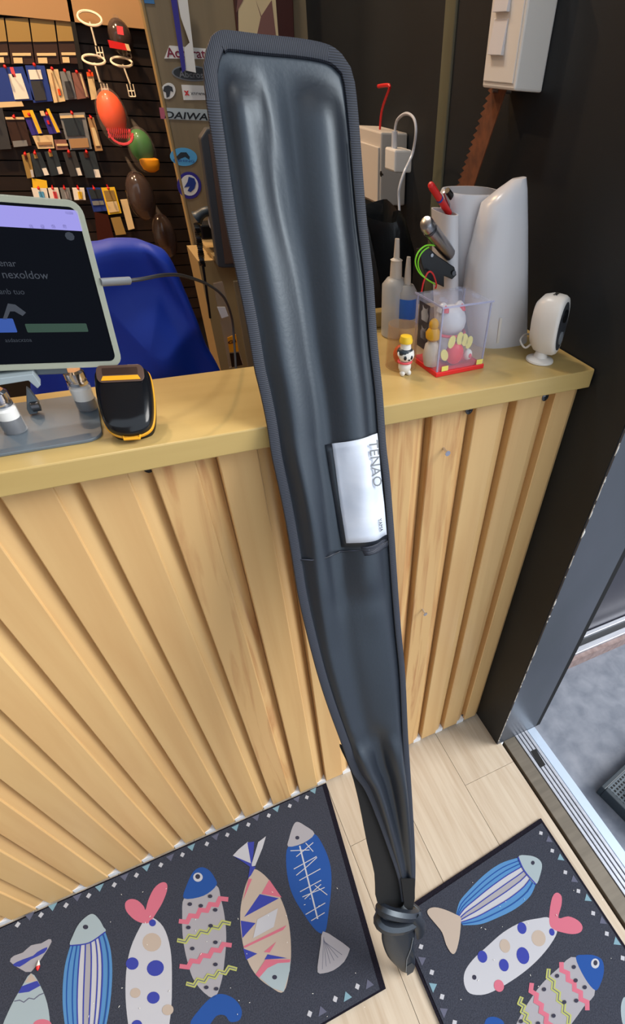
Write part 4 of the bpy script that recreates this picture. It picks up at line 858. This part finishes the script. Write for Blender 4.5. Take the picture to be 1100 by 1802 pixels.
# dark bristle brush hanging behind the saw, casting into the corner
# junction box with charger
jb = thing('junction_box', 'beige plastic socket box mounted on the black wall', 'socket box', (1.12, .63, 1.06))
jy0, jy1 = P(712, 240, x=1.15).y + .0, P(632, 240, x=1.10).y
jz0, jz1 = 1.058, 1.170
MB().box(1.10, Xf + .021, jy0, jy1 + .02, jz0, jz1).build('housing', 'cream_plastic', jb, bevel=.003)
MB().box(1.096, 1.1005, jy0 + .004, jy1 + .016, jz0 + .004, jz1 - .022).build('cover', 'cream_plastic', jb, bevel=.0015)
kh = P(671, 306, x=1.0955); MB().lathe([(.0045, 0), (.0045, .001)], frame(kh, (0, 1, 0), (0, 0, 1), (-1, 0, 0)), 12).build('keyhole', 'matte_black', jb, True); MB().box(1.0945, 1.0955, kh.y - .010, kh.y, kh.z - .0015, kh.z + .0015).build('keyhole_slot', 'matte_black', jb)
cg = thing('charger', 'white usb charger plugged into the socket box', 'charger', P(697, 320, x=1.07))
ga, gb = P(681, 257, x=1.07), P(714, 325, x=1.07)
MB().box(1.062, 1.096, ga.y - .050, ga.y - .008, gb.z + .012, ga.z).build('adapter', 'white_plastic', cg, bevel=.003)
MB().tube([Vector((1.07, ga.y - .03, ga.z)), Vector((1.07, ga.y - .03, ga.z + .022))], .005, 10).build('plug', 'cool_white', cg, True)
gp = Vector((1.07, ga.y - .03, ga.z + .02))
MB().tube(crom([gp, P(699, 212, x=1.07), P(714, 200, x=1.07), P(728, 208, x=1.07), P(732, 232, x=1.07), P(726, 270, x=1.07), P(712, 302, x=1.05), P(703, 330, x=1.04), P(702, 352, x=1.04), P(706, 420, x=1.04)], 6, False), .0022, 8).build('cord', 'cool_white', cg, True)
rh = thing('red_hook', 'bent red wire sticking up above the socket box', 'hook', P(668, 230, x=1.12))
MB().tube(crom([P(668, 236, x=1.12), P(672, 195, x=1.12), P(684, 160, x=1.12), P(686, 152, x=1.12), P(680, 150, x=1.12), P(666, 152, x=1.12)], 4, False), [.0022] * 13 + [.003] * 8, 8).build('wire', 'red', rh, True)
# black bin bag behind the bottles
tb_ = thing('bin_bag', 'crumpled black bin bag hanging behind the squeeze bottles', 'bin bag', (1.0, .48, .6))
lv = []
for z_, r_ in ((.692, .10), (.76, .125), (.85, .13), (.95, .125), (1.03, .115), (1.075, .10), (1.085, .092), (1.06, .085), (1.0, .08)):
    lv.append([Vector((.975 + .8 * r_ * (math.cos(t_) + .09 * math.sin(5 * t_ + z_ * 30) + .07 * math.sin(11 * t_ + z_ * 9)), .47 + 1.05 * r_ * (math.sin(t_) + .06 * math.sin(7 * t_ + z_ * 11)), z_ + .006 * math.sin(6 * t_))) for t_ in [math.tau * k / 48 for k in range(48)]])
for r in lv:
    for v in r: v.x = min(v.x, 1.05)
shell(lv, 'bag', 'trash_bag', tb_, cl=False)
st_ = thing('bin_stool', 'dark stand under the bin bag behind the counter', 'stand', (1.0, .5, 0)); MB().box(.91, 1.11, .40, .60, 0, .68).build('body', 'matte_black', st_)

# ------------------------------------------------------------------ partition: stickers, picture, phone corner
def stick(name, quad, y, m, label, cat='sticker', th=.0012, smooth=0, group='stickers on the wooden partition'):
    pts = [P(u, v, y=y) for u, v in quad]
    c = sum(pts, Vector()) / len(pts); t = thing(name, label, cat, Vector((c.x, y, min(q.z for q in pts))), group)
    MB().prism(pts, (0, -th, 0)).build('sheet', m, t); return t
def ontext(t, s, u0, v0, u1, v1, y, m, hpx=None, **k):
    a, b_ = P(u0, v0, y=y), P(u1, v1, y=y); d = b_ - a; d.y = 0; L = d.length; xd = d.normalized(); yd = Vector((-xd.z, 0, xd.x))
    size = hpx
    o = text('lettering', s, 1, (0, 0, 0), (1, 0, 0), (0, 1, 0), m, None, .0005, **k)
    xs = [v.co.x for v in o.data.vertices]; ys = [v.co.y for v in o.data.vertices]; w_ = max(xs) - min(xs); h_ = max(ys) - min(ys); kx = L / w_; ky = (hpx / h_) if hpx else kx
    for v in o.data.vertices:
        q = a + xd * ((v.co.x - min(xs)) * kx) + yd * ((v.co.y - min(ys)) * ky); q.y = y - .0006 + v.co.z * .2; v.co = q
    o.parent = t; o.matrix_parent_inverse = Matrix.Translation(-t.location); return o
Y1 = YP - .0005; PXM = (P(300, 100, y=YP).z - P(300, 101, y=YP).z)
t = stick('sticker', [(289, 103), (298, 80), (368, 86), (368, 104)], Y1, 'paper', 'white sticker with dark red lettering on the partition'); ontext(t, 'Accurate', 294, 101, 372, 103, Y1 - .0013, mat('maroon', (128, 22, 52), .5).name, PXM * 17, bold=.015)
t = stick('sticker', ell((338, 129), 36, 14, 24, 4), Y1, 'mid_grey', 'dark oval sticker under the red-lettered one'); MB().prism([P(u, v, y=Y1 - .0012) for u, v in ell((338, 129), 33, 11.5, 24, 4)], (0, -.0006, 0)).build('dark_field', 'black_plastic', t); ontext(t, 'Abcross', 316, 136, 364, 138, Y1 - .002, 'mid_grey', PXM * 12, bold=.01)
t = stick('sticker', ell((296, 160), 12.5, 14.5, 20, 15), Y1, 'paper', 'round white sticker with a dark animal on the partition')
MB().prism([P(u, v, y=Y1 - .0012) for u, v in ((287, 160), (289, 152), (296, 150), (303, 153), (305, 162), (300, 160), (298, 170), (293, 172), (292, 163))], (0, -.0006, 0)).build('animal_print', 'dark_grey', t)
t = stick('sticker', [(319, 149), (366, 151), (366, 176), (323, 176)], Y1, 'paper', 'small white rectangular sticker with a red cross mark')
ontext(t, 'x', 325, 168, 334, 168, Y1 - .0013, 'red', PXM * 9, bold=.04); ontext(t, 'xnrww', 336, 167, 362, 168, Y1 - .0013, 'dark_grey', PXM * 5)
t = stick('sticker', [(280, 189), (372, 193), (374, 213), (283, 209)], Y1, mat('silver_foil', (176, 184, 184), .3, .3), 'long silver strip sticker with bold black capitals'); ontext(t, 'DAIWA', 290, 208, 366, 212, Y1 - .0013, 'black_plastic', PXM * 14, bold=.02, shear=.25)
MB().prism([P(u, v, y=Y1 - .0012) for u, v in ((280, 189), (289, 189.4), (291, 209.3), (283, 209))], (0, -.0004, 0)).build('pink_end', 'p_pink', t)
t = stick('sticker', ell((323, 276), 24, 16, 24, 6), Y1, 'sky_blue', 'light blue oval sticker with a jumping fish')
MB().prism([P(u, v, y=Y1 - .0012) for u, v in ((310, 276), (318, 268), (328, 268), (334, 276), (333, 281), (326, 276), (318, 279), (314, 282))], (0, -.0006, 0)).build('fish_print', 'slate', t); ontext(t, 'FISHING', 306, 284, 342, 286, Y1 - .0013, 'deep_blue', PXM * 5)
t = stick('sticker', ell((333, 326), 21, 24, 28, -12), Y1, 'indigo', 'round white and purple sticker with a leaping sailfish')
MB().prism([P(u, v, y=Y1 - .0012) for u, v in ell((333, 326), 16, 18.5, 24, -12)], (0, -.0006, 0)).build('white_field', 'paper', t)
MB().prism([P(u, v, y=Y1 - .002) for u, v in ((324, 330), (330, 320), (332, 311), (342, 314), (345, 322), (342, 332), (336, 338), (330, 336), (334, 328))], (0, -.0006, 0)).build('sailfish_print', 'deep_blue', t)
stick('sticker', [(246, -6), (270, -4), (272, 7), (248, 5)], Y1, 'p_light', 'pale blue sticker at the very top of the partition')
# hanging purple and white ribbon
t = thing('ribbon_banner', 'purple and white plastic ribbon hanging down the partition', 'ribbon', P(335, 125, y=YP - .02))
MB().prism([P(u, v, y=YP - .02) for u, v in ((298, -20), (309, -20), (327, 122), (321, 128))], (0, .003, 0)).build('purple_strip', 'indigo', t); MB().prism([P(u, v, y=YP - .018) for u, v in ((309, -20), (328, -20), (345, 128), (327, 124), (324, 85), (334, 75), (318, 30))], (0, .003, 0)).build('white_strip', 'paper', t)
# framed picture in the corner
t = thing('framed_picture', 'picture with pale and brown shapes in a dark red frame', 'picture', P(450, 64, y=YP - .02))
MB().prism([P(u, v, y=YP - .002) for u, v in ((406, -40), (512, -40), (516, 70), (416, 62))], (0, -.012, 0)).build('frame', 'frame_red', t, bevel=.002)
MB().prism([P(u, v, y=YP - .0142) for u, v in ((418, -40), (482, -40), (490, 66), (420, 60))], (0, -.001, 0)).build('picture_sheet', 'cream', t)
for q in (((450, 0), (459, 30), (452, 62), (486, 66), (478, 0), (460, 28)), ((416, 22), (428, 0), (418, -2)), ): MB().prism([P(u, v, y=YP - .0153) for u, v in q], (0, -.0005, 0)).build('brown_shape', 'mauve', t)
# monitor seen edge-on, phone, small cabinet
t = thing('monitor', 'dark monitor standing edge-on behind the rod bag', 'monitor', P(400, 470, y=.95))
MB().prism([P(u, v, y=.95) for u, v in ((353, 243), (364, 226), (430, 226), (460, 470), (392, 472), (384, 470))], (0, .03, 0)).build('shell', 'dark_grey', t, bevel=.003)
MB().prism([P(u, v, y=.949) for u, v in ((366, 236), (425, 236), (452, 460), (396, 464))], (0, -.002, 0)).build('panel', 'brown_bag', t)
t = thing('telephone', 'black desk telephone with a coiled cord by the partition', 'telephone', P(372, 425, y=1.06))
MB().prism([P(u, v, y=1.06) for u, v in ((352, 396), (388, 394), (391, 421), (357, 423))], (0, .05, 0)).build('base', 'black_plastic', t, bevel=.004)
MB().tube(crom([P(346, 384, y=1.05), P(358, 374, y=1.045), P(372, 372, y=1.045), P(390, 380, y=1.05), P(398, 392, y=1.05)], 4, False), [.016, .013, .011] + [.010] * 11 + [.012, .014, .016], 10).build('handset', 'slate', t, True)
MB().tube([P(346 + 4 * math.sin(k * 1.5) + k * .12, 392 + k * .85, y=1.0 + .012 * math.cos(k * 1.5)) for k in range(90)], .0026, 6).build('coiled_cord', 'black_plastic', t, True)
MB().tube(crom([P(357, 466, y=1.0), P(362, 500, y=1.0), P(366, 530, y=1.0), P(370, 560, y=1.0)], 4, False), .003, 6).build('cord_end', 'black_plastic', t, True)
t = thing('side_cabinet', 'low tan wooden cabinet against the partition behind the counter', 'cabinet', P(420, 640, y=1.03))
xa = P(380, 445, y=1.03); xb = 1.10; zc = P(400, 447, y=1.03).z
MB().box(P(378, 600, y=1.03).x, xb, 1.03, YP - .01, 0, zc - .012).build('carcass', 'box_tan', t); MB().box(xa.x - .01, xb, 1.02, YP - .01, zc - .012, zc).build('top', 'box_tan', t, bevel=.002)
MB().box(xa.x + .03, xb - .02, 1.024, 1.03, .35, zc - .06).build('door', 'pillar_wood', t, bevel=.002)
t = thing('glue_bottle', 'tiny blue bottle with a yellow cap on the cabinet', 'bottle', P(394, 444, y=1.05))
q = P(394, 444, y=1.05); q.z = zc; M = Matrix.Translation(q); MB().lathe([(.013, 0), (.014, .002), (.014, .018), (.006, .026)], M, 14).build('body', 'teal', t, True); MB().lathe([(.006, .026), (.005, .034), (.012, .035), (.012, .043), (.002, .045)], M, 14).build('cap', 'yellow', t, True)
MB().tube(crom([q + Vector((-.008, 0, .04)), q + Vector((-.022, 0, .055)), q + Vector((-.02, 0, .08)), q + Vector((-.008, 0, .092))], 4, False), .002, 6).build('string', 'paper', t, True)
t = thing('glue_pack', 'clear hanging pack with an orange and yellow label', 'pack', P(415, 640, y=.60))
MB().prism([P(u, v, y=.60) for u, v in ((376, 500), (392, 496), (428, 640), (404, 648))], (0, .006, 0)).build('sleeve', 'film', t)
MB().prism([P(u, v, y=.5995) for u, v in ((382, 540), (396, 540), (402, 556), (390, 560))], (0, -.001, 0)).build('clip', 'paper', t)
MB().prism([P(u, v, y=.5995) for u, v in ((400, 594), (415, 588), (420, 618), (404, 620))], (0, -.001, 0)).build('label', 'cap_yellow', t)
ontext(t, 'GI', 402, 606, 416, 602, .598, 'frame_red', PXM * 7, bold=.03)
MB().prism([P(u, v, y=.5995) for u, v in ((404, 622), (420, 620), (427, 642), (408, 646))], (0, -.001, 0)).build('dark_end', 'black_plastic', t)

# ------------------------------------------------------------------ goods on the plank wall
def pack(quad, m, label, parts=(), y=YS - .02, th=.010, group='packs hanging on the plank wall', hook=True, name='goods_pack', cat='pack'):
    pts = [P(u, v, y=y) for u, v in quad]; c = sum(pts, Vector()) / 4
    t = thing(name, label, cat, Vector((c.x, y, min(q.z for q in pts))), group)
    MB().prism(pts, (0, th, 0)).build('card', m, t)
    tl, tr_, br_, bl = [Vector((*q, 0)) for q in quad]
    def at(a_, b_): q = tl.lerp(tr_, a_).lerp(bl.lerp(br_, a_), b_); return P(q.x, q.y, y=y - .0004)
    for (nm, a0, b0, a1, b1, mm) in parts:
        MB().prism([at(a0, b0), at(a1, b0), at(a1, b1), at(a0, b1)], (0, -.003, 0)).build(nm, mm, t)
    if hook:
        q = at(.5, .02); MB().tube([q + Vector((0, -.03, .004)), q + Vector((0, .03, .006))], .0028, 6).ball(q + Vector((0, -.03, .004)), .005, .005, .005, 8, 5).build('peg_hook', 'red', t, True)
    return t
hdr = (('olive_field', .0, .02, 1, .52, 'olive_card'), ('title_strip', .1, .76, .9, .82, 'cream'), ('picture', .12, .86, .5, .98, 'cream'))
pack([(-14, 32), (6, 30), (18, 112), (-2, 112)], 'dark_brown', 'dark header pack at the left end of the top row', hdr, hook=False)
pack([(9, 31), (49, 30), (61, 113), (20, 113)], 'dark_brown', 'dark header pack, second in the top row', hdr, hook=False)
pack([(52, 31), (94, 30), (105, 113), (63, 113)], 'dark_brown', 'dark header pack, third in the top row', hdr, hook=False)
pack([(97, 30), (126, 29), (139, 112), (107, 112)], 'dark_brown', 'dark header pack beside the dark upright', hdr, hook=False)
t = thing('shelf_upright', 'dark metal shelf upright between packs and hat racks', 'shelf post', P(142, 122, y=YS - .03)); MB().prism([P(u, v, y=YS - .03) for u, v in ((114, -20), (121, -20), (147, 122), (139, 122))], (0, .02, 0)).build('bar', 'matte_black', t)
pack([(-20, 120), (40, 117), (61, 176), (-10, 180)], 'deep_blue', 'blue pack with a white pouch', (('white_pouch', .52, .2, .88, .95, 'paper'), ('pink_tag', .62, 0, .72, .3, 'pink_red')))
pack([(44, 115), (78, 115), (93, 178), (59, 181)], 'deep_blue', 'blue pack with a dark product and white header', (('white_header', .1, .12, .75, .38, 'paper'), ('dark_product', .1, .42, .7, .95, 'dark_grey')))
pack([(82, 122), (102, 122), (115, 178), (95, 181)], 'cream', 'cream blister pack in the second row', (('stripe', .3, .1, .4, .95, 'tan_board'), ('fish_print', .55, .6, .75, .8, 'orange')))
pack([(105, 126), (123, 125), (135, 174), (115, 176)], 'mid_grey', 'grey blister pack in the second row', (('dark_product', .25, .35, .8, .95, 'dark_grey'),))
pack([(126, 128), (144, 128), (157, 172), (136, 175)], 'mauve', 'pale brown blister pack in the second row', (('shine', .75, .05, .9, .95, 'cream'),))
pack([(152, 127), (163, 127), (172, 173), (161, 176)], 'cream', 'narrow cream pack with an orange top', (('orange_top', 0, 0, 1, .15, 'orange'),))
pack([(-10, 180), (38, 178), (42, 187), (-8, 190)], 'cream', 'cream price strip under the blue packs', hook=False, name='price_strip', cat='strip')
pack([(-30, 190), (4, 190), (20, 262), (-14, 264)], 'dark_grey', 'dark pack cut off at the left edge, third row', hook=True)
pack([(9, 206), (42, 206), (56, 256), (23, 259)], 'dark_brown', 'brown pack with a cream header in the third row', (('cream_header', 0, 0, 1, .08, 'cream'), ('white_base', .05, .8, .8, 1, 'mid_grey')))
pack([(42, 203), (62, 202), (76, 236), (56, 238)], 'indigo', 'indigo pack with a yellow side, left one', (('yellow_side', .62, -.25, .95, .95, 'yellow'), ('yellow_top', 0, -.25, .6, .1, 'cap_yellow')))
pack([(74, 202), (92, 201), (108, 234), (87, 236)], 'indigo', 'indigo pack with a yellow side, right one', (('yellow_side', .65, -.3, .95, .95, 'yellow'), ('red_dot', .2, .3, .4, .5, 'red'), ('white_top', -.1, -.2, .3, .05, 'cream')))
pack([(104, 200), (149, 198), (162, 262), (121, 264)], 'mid_grey', 'wide grey pack with a dark window in the third row', (('cream_edge', 0, .06, .95, .13, 'cream'), ('dark_window', .08, .14, .82, .62, 'slate'), ('orange_text', .12, .7, .9, .95, 'tan_board')))
pack([(154, 207), (165, 207), (181, 265), (168, 266)], 'tan_board', 'narrow tan pack beside the orange hat', (('pale_label', .2, .3, .8, .85, 'cream'),))
pack([(57, 239), (92, 238), (96, 261), (67, 262)], 'cream', 'cream card with small print in the third row', (('print', .1, .5, .9, .7, 'tan_board'),), hook=False)
pack([(95, 246), (120, 246), (124, 263), (99, 264)], 'mauve', 'brown card with small print in the third row', (('print', .1, .4, .9, .6, 'cream'),), hook=False)
for k, (q, m, l) in enumerate((([(38, 273), (52, 269), (61, 312), (48, 314)], 'olive_card', 'beige pouch with white tag'), ([(53, 271), (71, 268), (88, 308), (63, 312)], 'slate', 'dark pouch with white tag, left one'), ([(78, 267), (99, 265), (112, 306), (90, 310)], 'slate', 'dark pouch with white tag, middle one'), ([(110, 268), (132, 266), (146, 309), (124, 311)], 'dark_grey', 'grey pouch with white tag'), ([(138, 268), (166, 266), (179, 313), (151, 313)], 'slate', 'widest dark pouch with white tag'))):
    pack(q, m, l + ' in the fourth row', (('price_tag', .62, .68, .95, .98, 'paper'), ('brown_header', .3, 0, .6, .22, 'olive_card' if k in (1, 2) else 'frame_red')))
for q, m, l, mm in (([(55, 331), (82, 331), (86, 352), (61, 352)], 'paper', 'white pack with a blue picture above the tablet', 'sky_blue'), ([(84, 331), (102, 331), (107, 352), (89, 352)], 'paper', 'white pack with a red picture above the tablet', 'pink_red'), ([(105, 331), (122, 331), (127, 352), (110, 352)], 'mid_grey', 'clear grey pack above the tablet', 'p_grey'), ([(127, 331), (148, 331), (151, 352), (131, 352)], 'paper', 'pale pack with a yellow dot above the tablet', 'yellow')):
    pack(q, m, l, (('picture', .4, .3, .75, .9, mm),))
pack([(152, 331), (178, 331), (189, 371), (165, 373)], 'deep_blue', 'blue-grey pack beside the yellow framed one', (('print', .1, .55, .9, .72, 'mid_grey'), ('dark_field', .1, .05, .9, .45, 'slate')))
pack([(178, 331), (202, 330), (214, 375), (191, 378)], 'yellow', 'yellow framed pack with an olive window', (('olive_window', .12, .10, .86, .48, 'olive_card'), ('print_field', .12, .52, .86, .92, 'cream')))
pack([(56, 314), (82, 318), (84, 331), (58, 331)], 'yellow', 'yellow tag above the white packs', hook=False)
pack([(166, 373), (190, 378), (202, 425), (172, 425)], 'brown_film', 'dark red pack behind the tablet corner', hook=False)
pack([(195, 384), (212, 382), (222, 412), (204, 414)], 'olive_card', 'olive card below the yellow framed pack', hook=False)
pack([(212, 352), (224, 351), (237, 402), (226, 405)], 'cream', 'narrow cream box beside the dark cap bag', hook=False)
# hat racks of white wire
def rack(ring_px, stem, clip, label):
    y = YS - .05; t = thing('hat_rack', label, 'hat rack', P(*stem[1], y=y), 'white wire hat racks on the plank wall')
    if ring_px:
        (cu, cv, a_, b_) = ring_px; rx = abs(P(cu + a_, cv, y=y).x - P(cu, cv, y=y).x); c = P(cu, cv, y=y - rx * .8)
        MB().tube([c + Vector((rx * math.cos(k * math.tau / 24), rx * .7 * math.sin(k * math.tau / 24), .011 * math.sin(k * math.tau / 24) * (b_ / 6))) for k in range(25)], .0035, 6).build('ring', 'wire_white', t, True)
        MB().tube([P(*stem[0], y=y), P(*stem[1], y=y)], .003, 6).build('stem', 'wire_white', t, True)
    u, v, w_, h_ = clip; b = MB()
    for k in range(3): b.tube([P(u + w_ * k / 2, v, y=y), P(u + w_ * k / 2 + h_ * .22, v + h_, y=y)], .002, 5)
    for k in (.55, 1): b.tube([P(u + h_ * .22 * k, v + h_ * k, y=y), P(u + w_ + h_ * .22 * k, v + h_ * k, y=y)], .002, 5)
    b.build('prongs', 'wire_white', t, True)
rack((158, 32, 20, 9), ((158, 38), (169, 80)), (168, 82, 11, 20), 'white wire hat rack highest on the left')
rack((165, 105, 19, 6), ((166, 110), (176, 145)), (177, 147, 11, 18), 'white wire hat rack above the orange hat')
rack((214, 109, 18, 6), ((216, 113), (229, 148)), (223, 148, 11, 22), 'white wire hat rack nearest the wooden partition')
rack(None, ((0, 0), (216, 88)), (215, 86, 13, 16), 'bare white wire prongs under the red cap')
# caps in clear bags
def cap(c, rx, rz, m, brim, label, bag, net=False, y=YS - .10):
    q = P(*c, y=y); t = thing('cap', label, 'cap', q - Vector((0, 0, rz)), 'bagged caps on the plank wall')
    if m: MB().ball(q + Vector((0, 0, rz * .15)), rx * .86, rx * .7, rz * .74, 20, 12).build('crown', m, t, True)
    if brim:
        cu = q + Vector((rx * .30, -.02, -rz * .52)); MB().lathe([(.3, -1), (.8, -.7), (1, -.1), (.97, .35), (.7, .5), (.1, .5)], Matrix.Translation(cu) @ Matrix.Diagonal((rx * .72, rx * .45, rz * .42, 1)), 20).build('brim', brim, t, True)
    if net:
        b = MB()
        for sgn in (1, -1):
            b.tube([q + Vector((rx * (-.72 + 1.44 * k / 12) + .006, -rx * .62, -rz * (.50 + .16 * sgn * (1 if k % 2 else -1)))) for k in range(13)], .0035, 5)
        b.tube([q + Vector((.008 + rx * .75 * math.cos(k * math.pi / 8), -.05, -rz * (.45 + .40 * math.sin(k * math.pi / 8)))) for k in range(9)], .004, 5); b.build('mesh_net', 'pink_red', t, True)
    MB().ball(q, rx, rx * .85, rz, 24, 14).build('clear_bag', bag, t, True)
    MB().tube([q + Vector((0, -.01, rz * .93)), Vector((q.x, YS + .0125, q.z + rz * 1.12))], [.010, .005], 8).build('bag_knot', 'film', t, True)
def mx(px): return px * (P(200, 207, y=YS - .1).x - P(199, 207, y=YS - .1).x)
cap((199, 207), mx(27), mx(40), 'orange', None, 'bright orange mesh cap in a clear bag', 'film', True, YS - .21)
cap((250, 264), mx(26), mx(35), 'green', 'cap_yellow', 'green cap with an orange brim in a clear bag', 'film')
cap((248, 346), mx(26), mx(40), 'brown_bag', None, 'dark brown cap in a smoky bag beside the partition', 'smoke_film', False, YS - .22)
cap((290, 416), mx(24), mx(42), 'dark_brown', None, 'darkest cap in a smoky bag lowest on the wall', 'smoke_film')
cap((212, 66), mx(20), mx(24), 'dark_brown', None, 'dark red-fronted cap high on the wall', 'smoke_film', False, YS - .055)
t = pack([(190, 70), (226, 78), (230, 90), (194, 84)], 'red', 'red cap brim high on the wall', (('pale_end', .82, 0, 1, 1, 'cream'),), y=YS - .15, th=.02, hook=False, name='cap_brim', cat='cap brim', group='bagged caps on the plank wall')
t = pack([(205, 45), (216, 47), (218, 62), (207, 60)], 'pink_red', 'small red badge on the dark cap', (), y=YS - .125, th=.004, hook=False, name='badge', cat='badge', group='bagged caps on the plank wall')
# white roll and grey cap on the chair side
t = pack([(176, 428), (206, 420), (212, 440), (176, 440)], 'paper', 'white paper behind the blue chair', y=.72, hook=False, name='paper_sheet', cat='paper', group='papers behind the chair')

# ------------------------------------------------------------------ outside planter tray
q = P(1058, 1383, z=.03); tyt = thing('planter_tray', 'dark perforated planter tray on the concrete outside', 'tray', (q.x + .1, q.y - .05, -.012))
ex = (P(1100, 1344, z=.03) - q).normalized(); ey = (P(1100, 1424, z=.03) - q).normalized(); ey = (ey - ex * ey.dot(ex)).normalized()
TMx = frame(q, ex, ey, ex.cross(ey)); sg_ = 1 if TMx.to_3x3().col[2].z > 0 else -1
wl, wd = .30, .16; b = MB()
for (a0, a1, b0, b1) in ((0, wl, 0, .012), (0, wl, wd - .012, wd), (0, .012, .012, wd - .012), (wl - .012, wl, .012, wd - .012)): b.box(a0, a1, b0, b1, 0 if sg_ > 0 else .042, -.042 if sg_ > 0 else 0, 0, TMx)
b.build('rim', 'stand_grey' if False else 'slate', tyt, bevel=.002)
MB().box(.012, wl - .012, .012, wd - .012, -.020 * sg_, -.014 * sg_, 0, TMx).build('deck', 'stand_grey', tyt)
b = MB()
for i_ in range(26):
    for j in range(12):
        if (i_ + j) % 1 == 0: b.box(.016 + i_ * .0095, .0205 + i_ * .0095, .016 + j * .0105, .0215 + j * .0105, -.0142 * sg_, -.0130 * sg_, 0, TMx)
o = b.build('perforation', 'matte_black', tyt); o['kind'] = 'stuff'
pc = TMx @ Vector((.075, .085, -.013 * sg_)); sc2 = thing('succulent', 'pale green round succulent sitting in the dark tray', 'plant', pc)
MB().ball(pc + Vector((0, 0, .02)), .030, .030, .022, 16, 8).build('core', 'succulent', sc2, True)
for k in range(14):
    a_ = k * 2.4; r_ = .010 + .0018 * k; MB().ball(pc + Vector((r_ * math.cos(a_), r_ * math.sin(a_), .040 - .0016 * k)), .009, .009, .008, 8, 6).build('leaf', 'succulent', sc2, True)
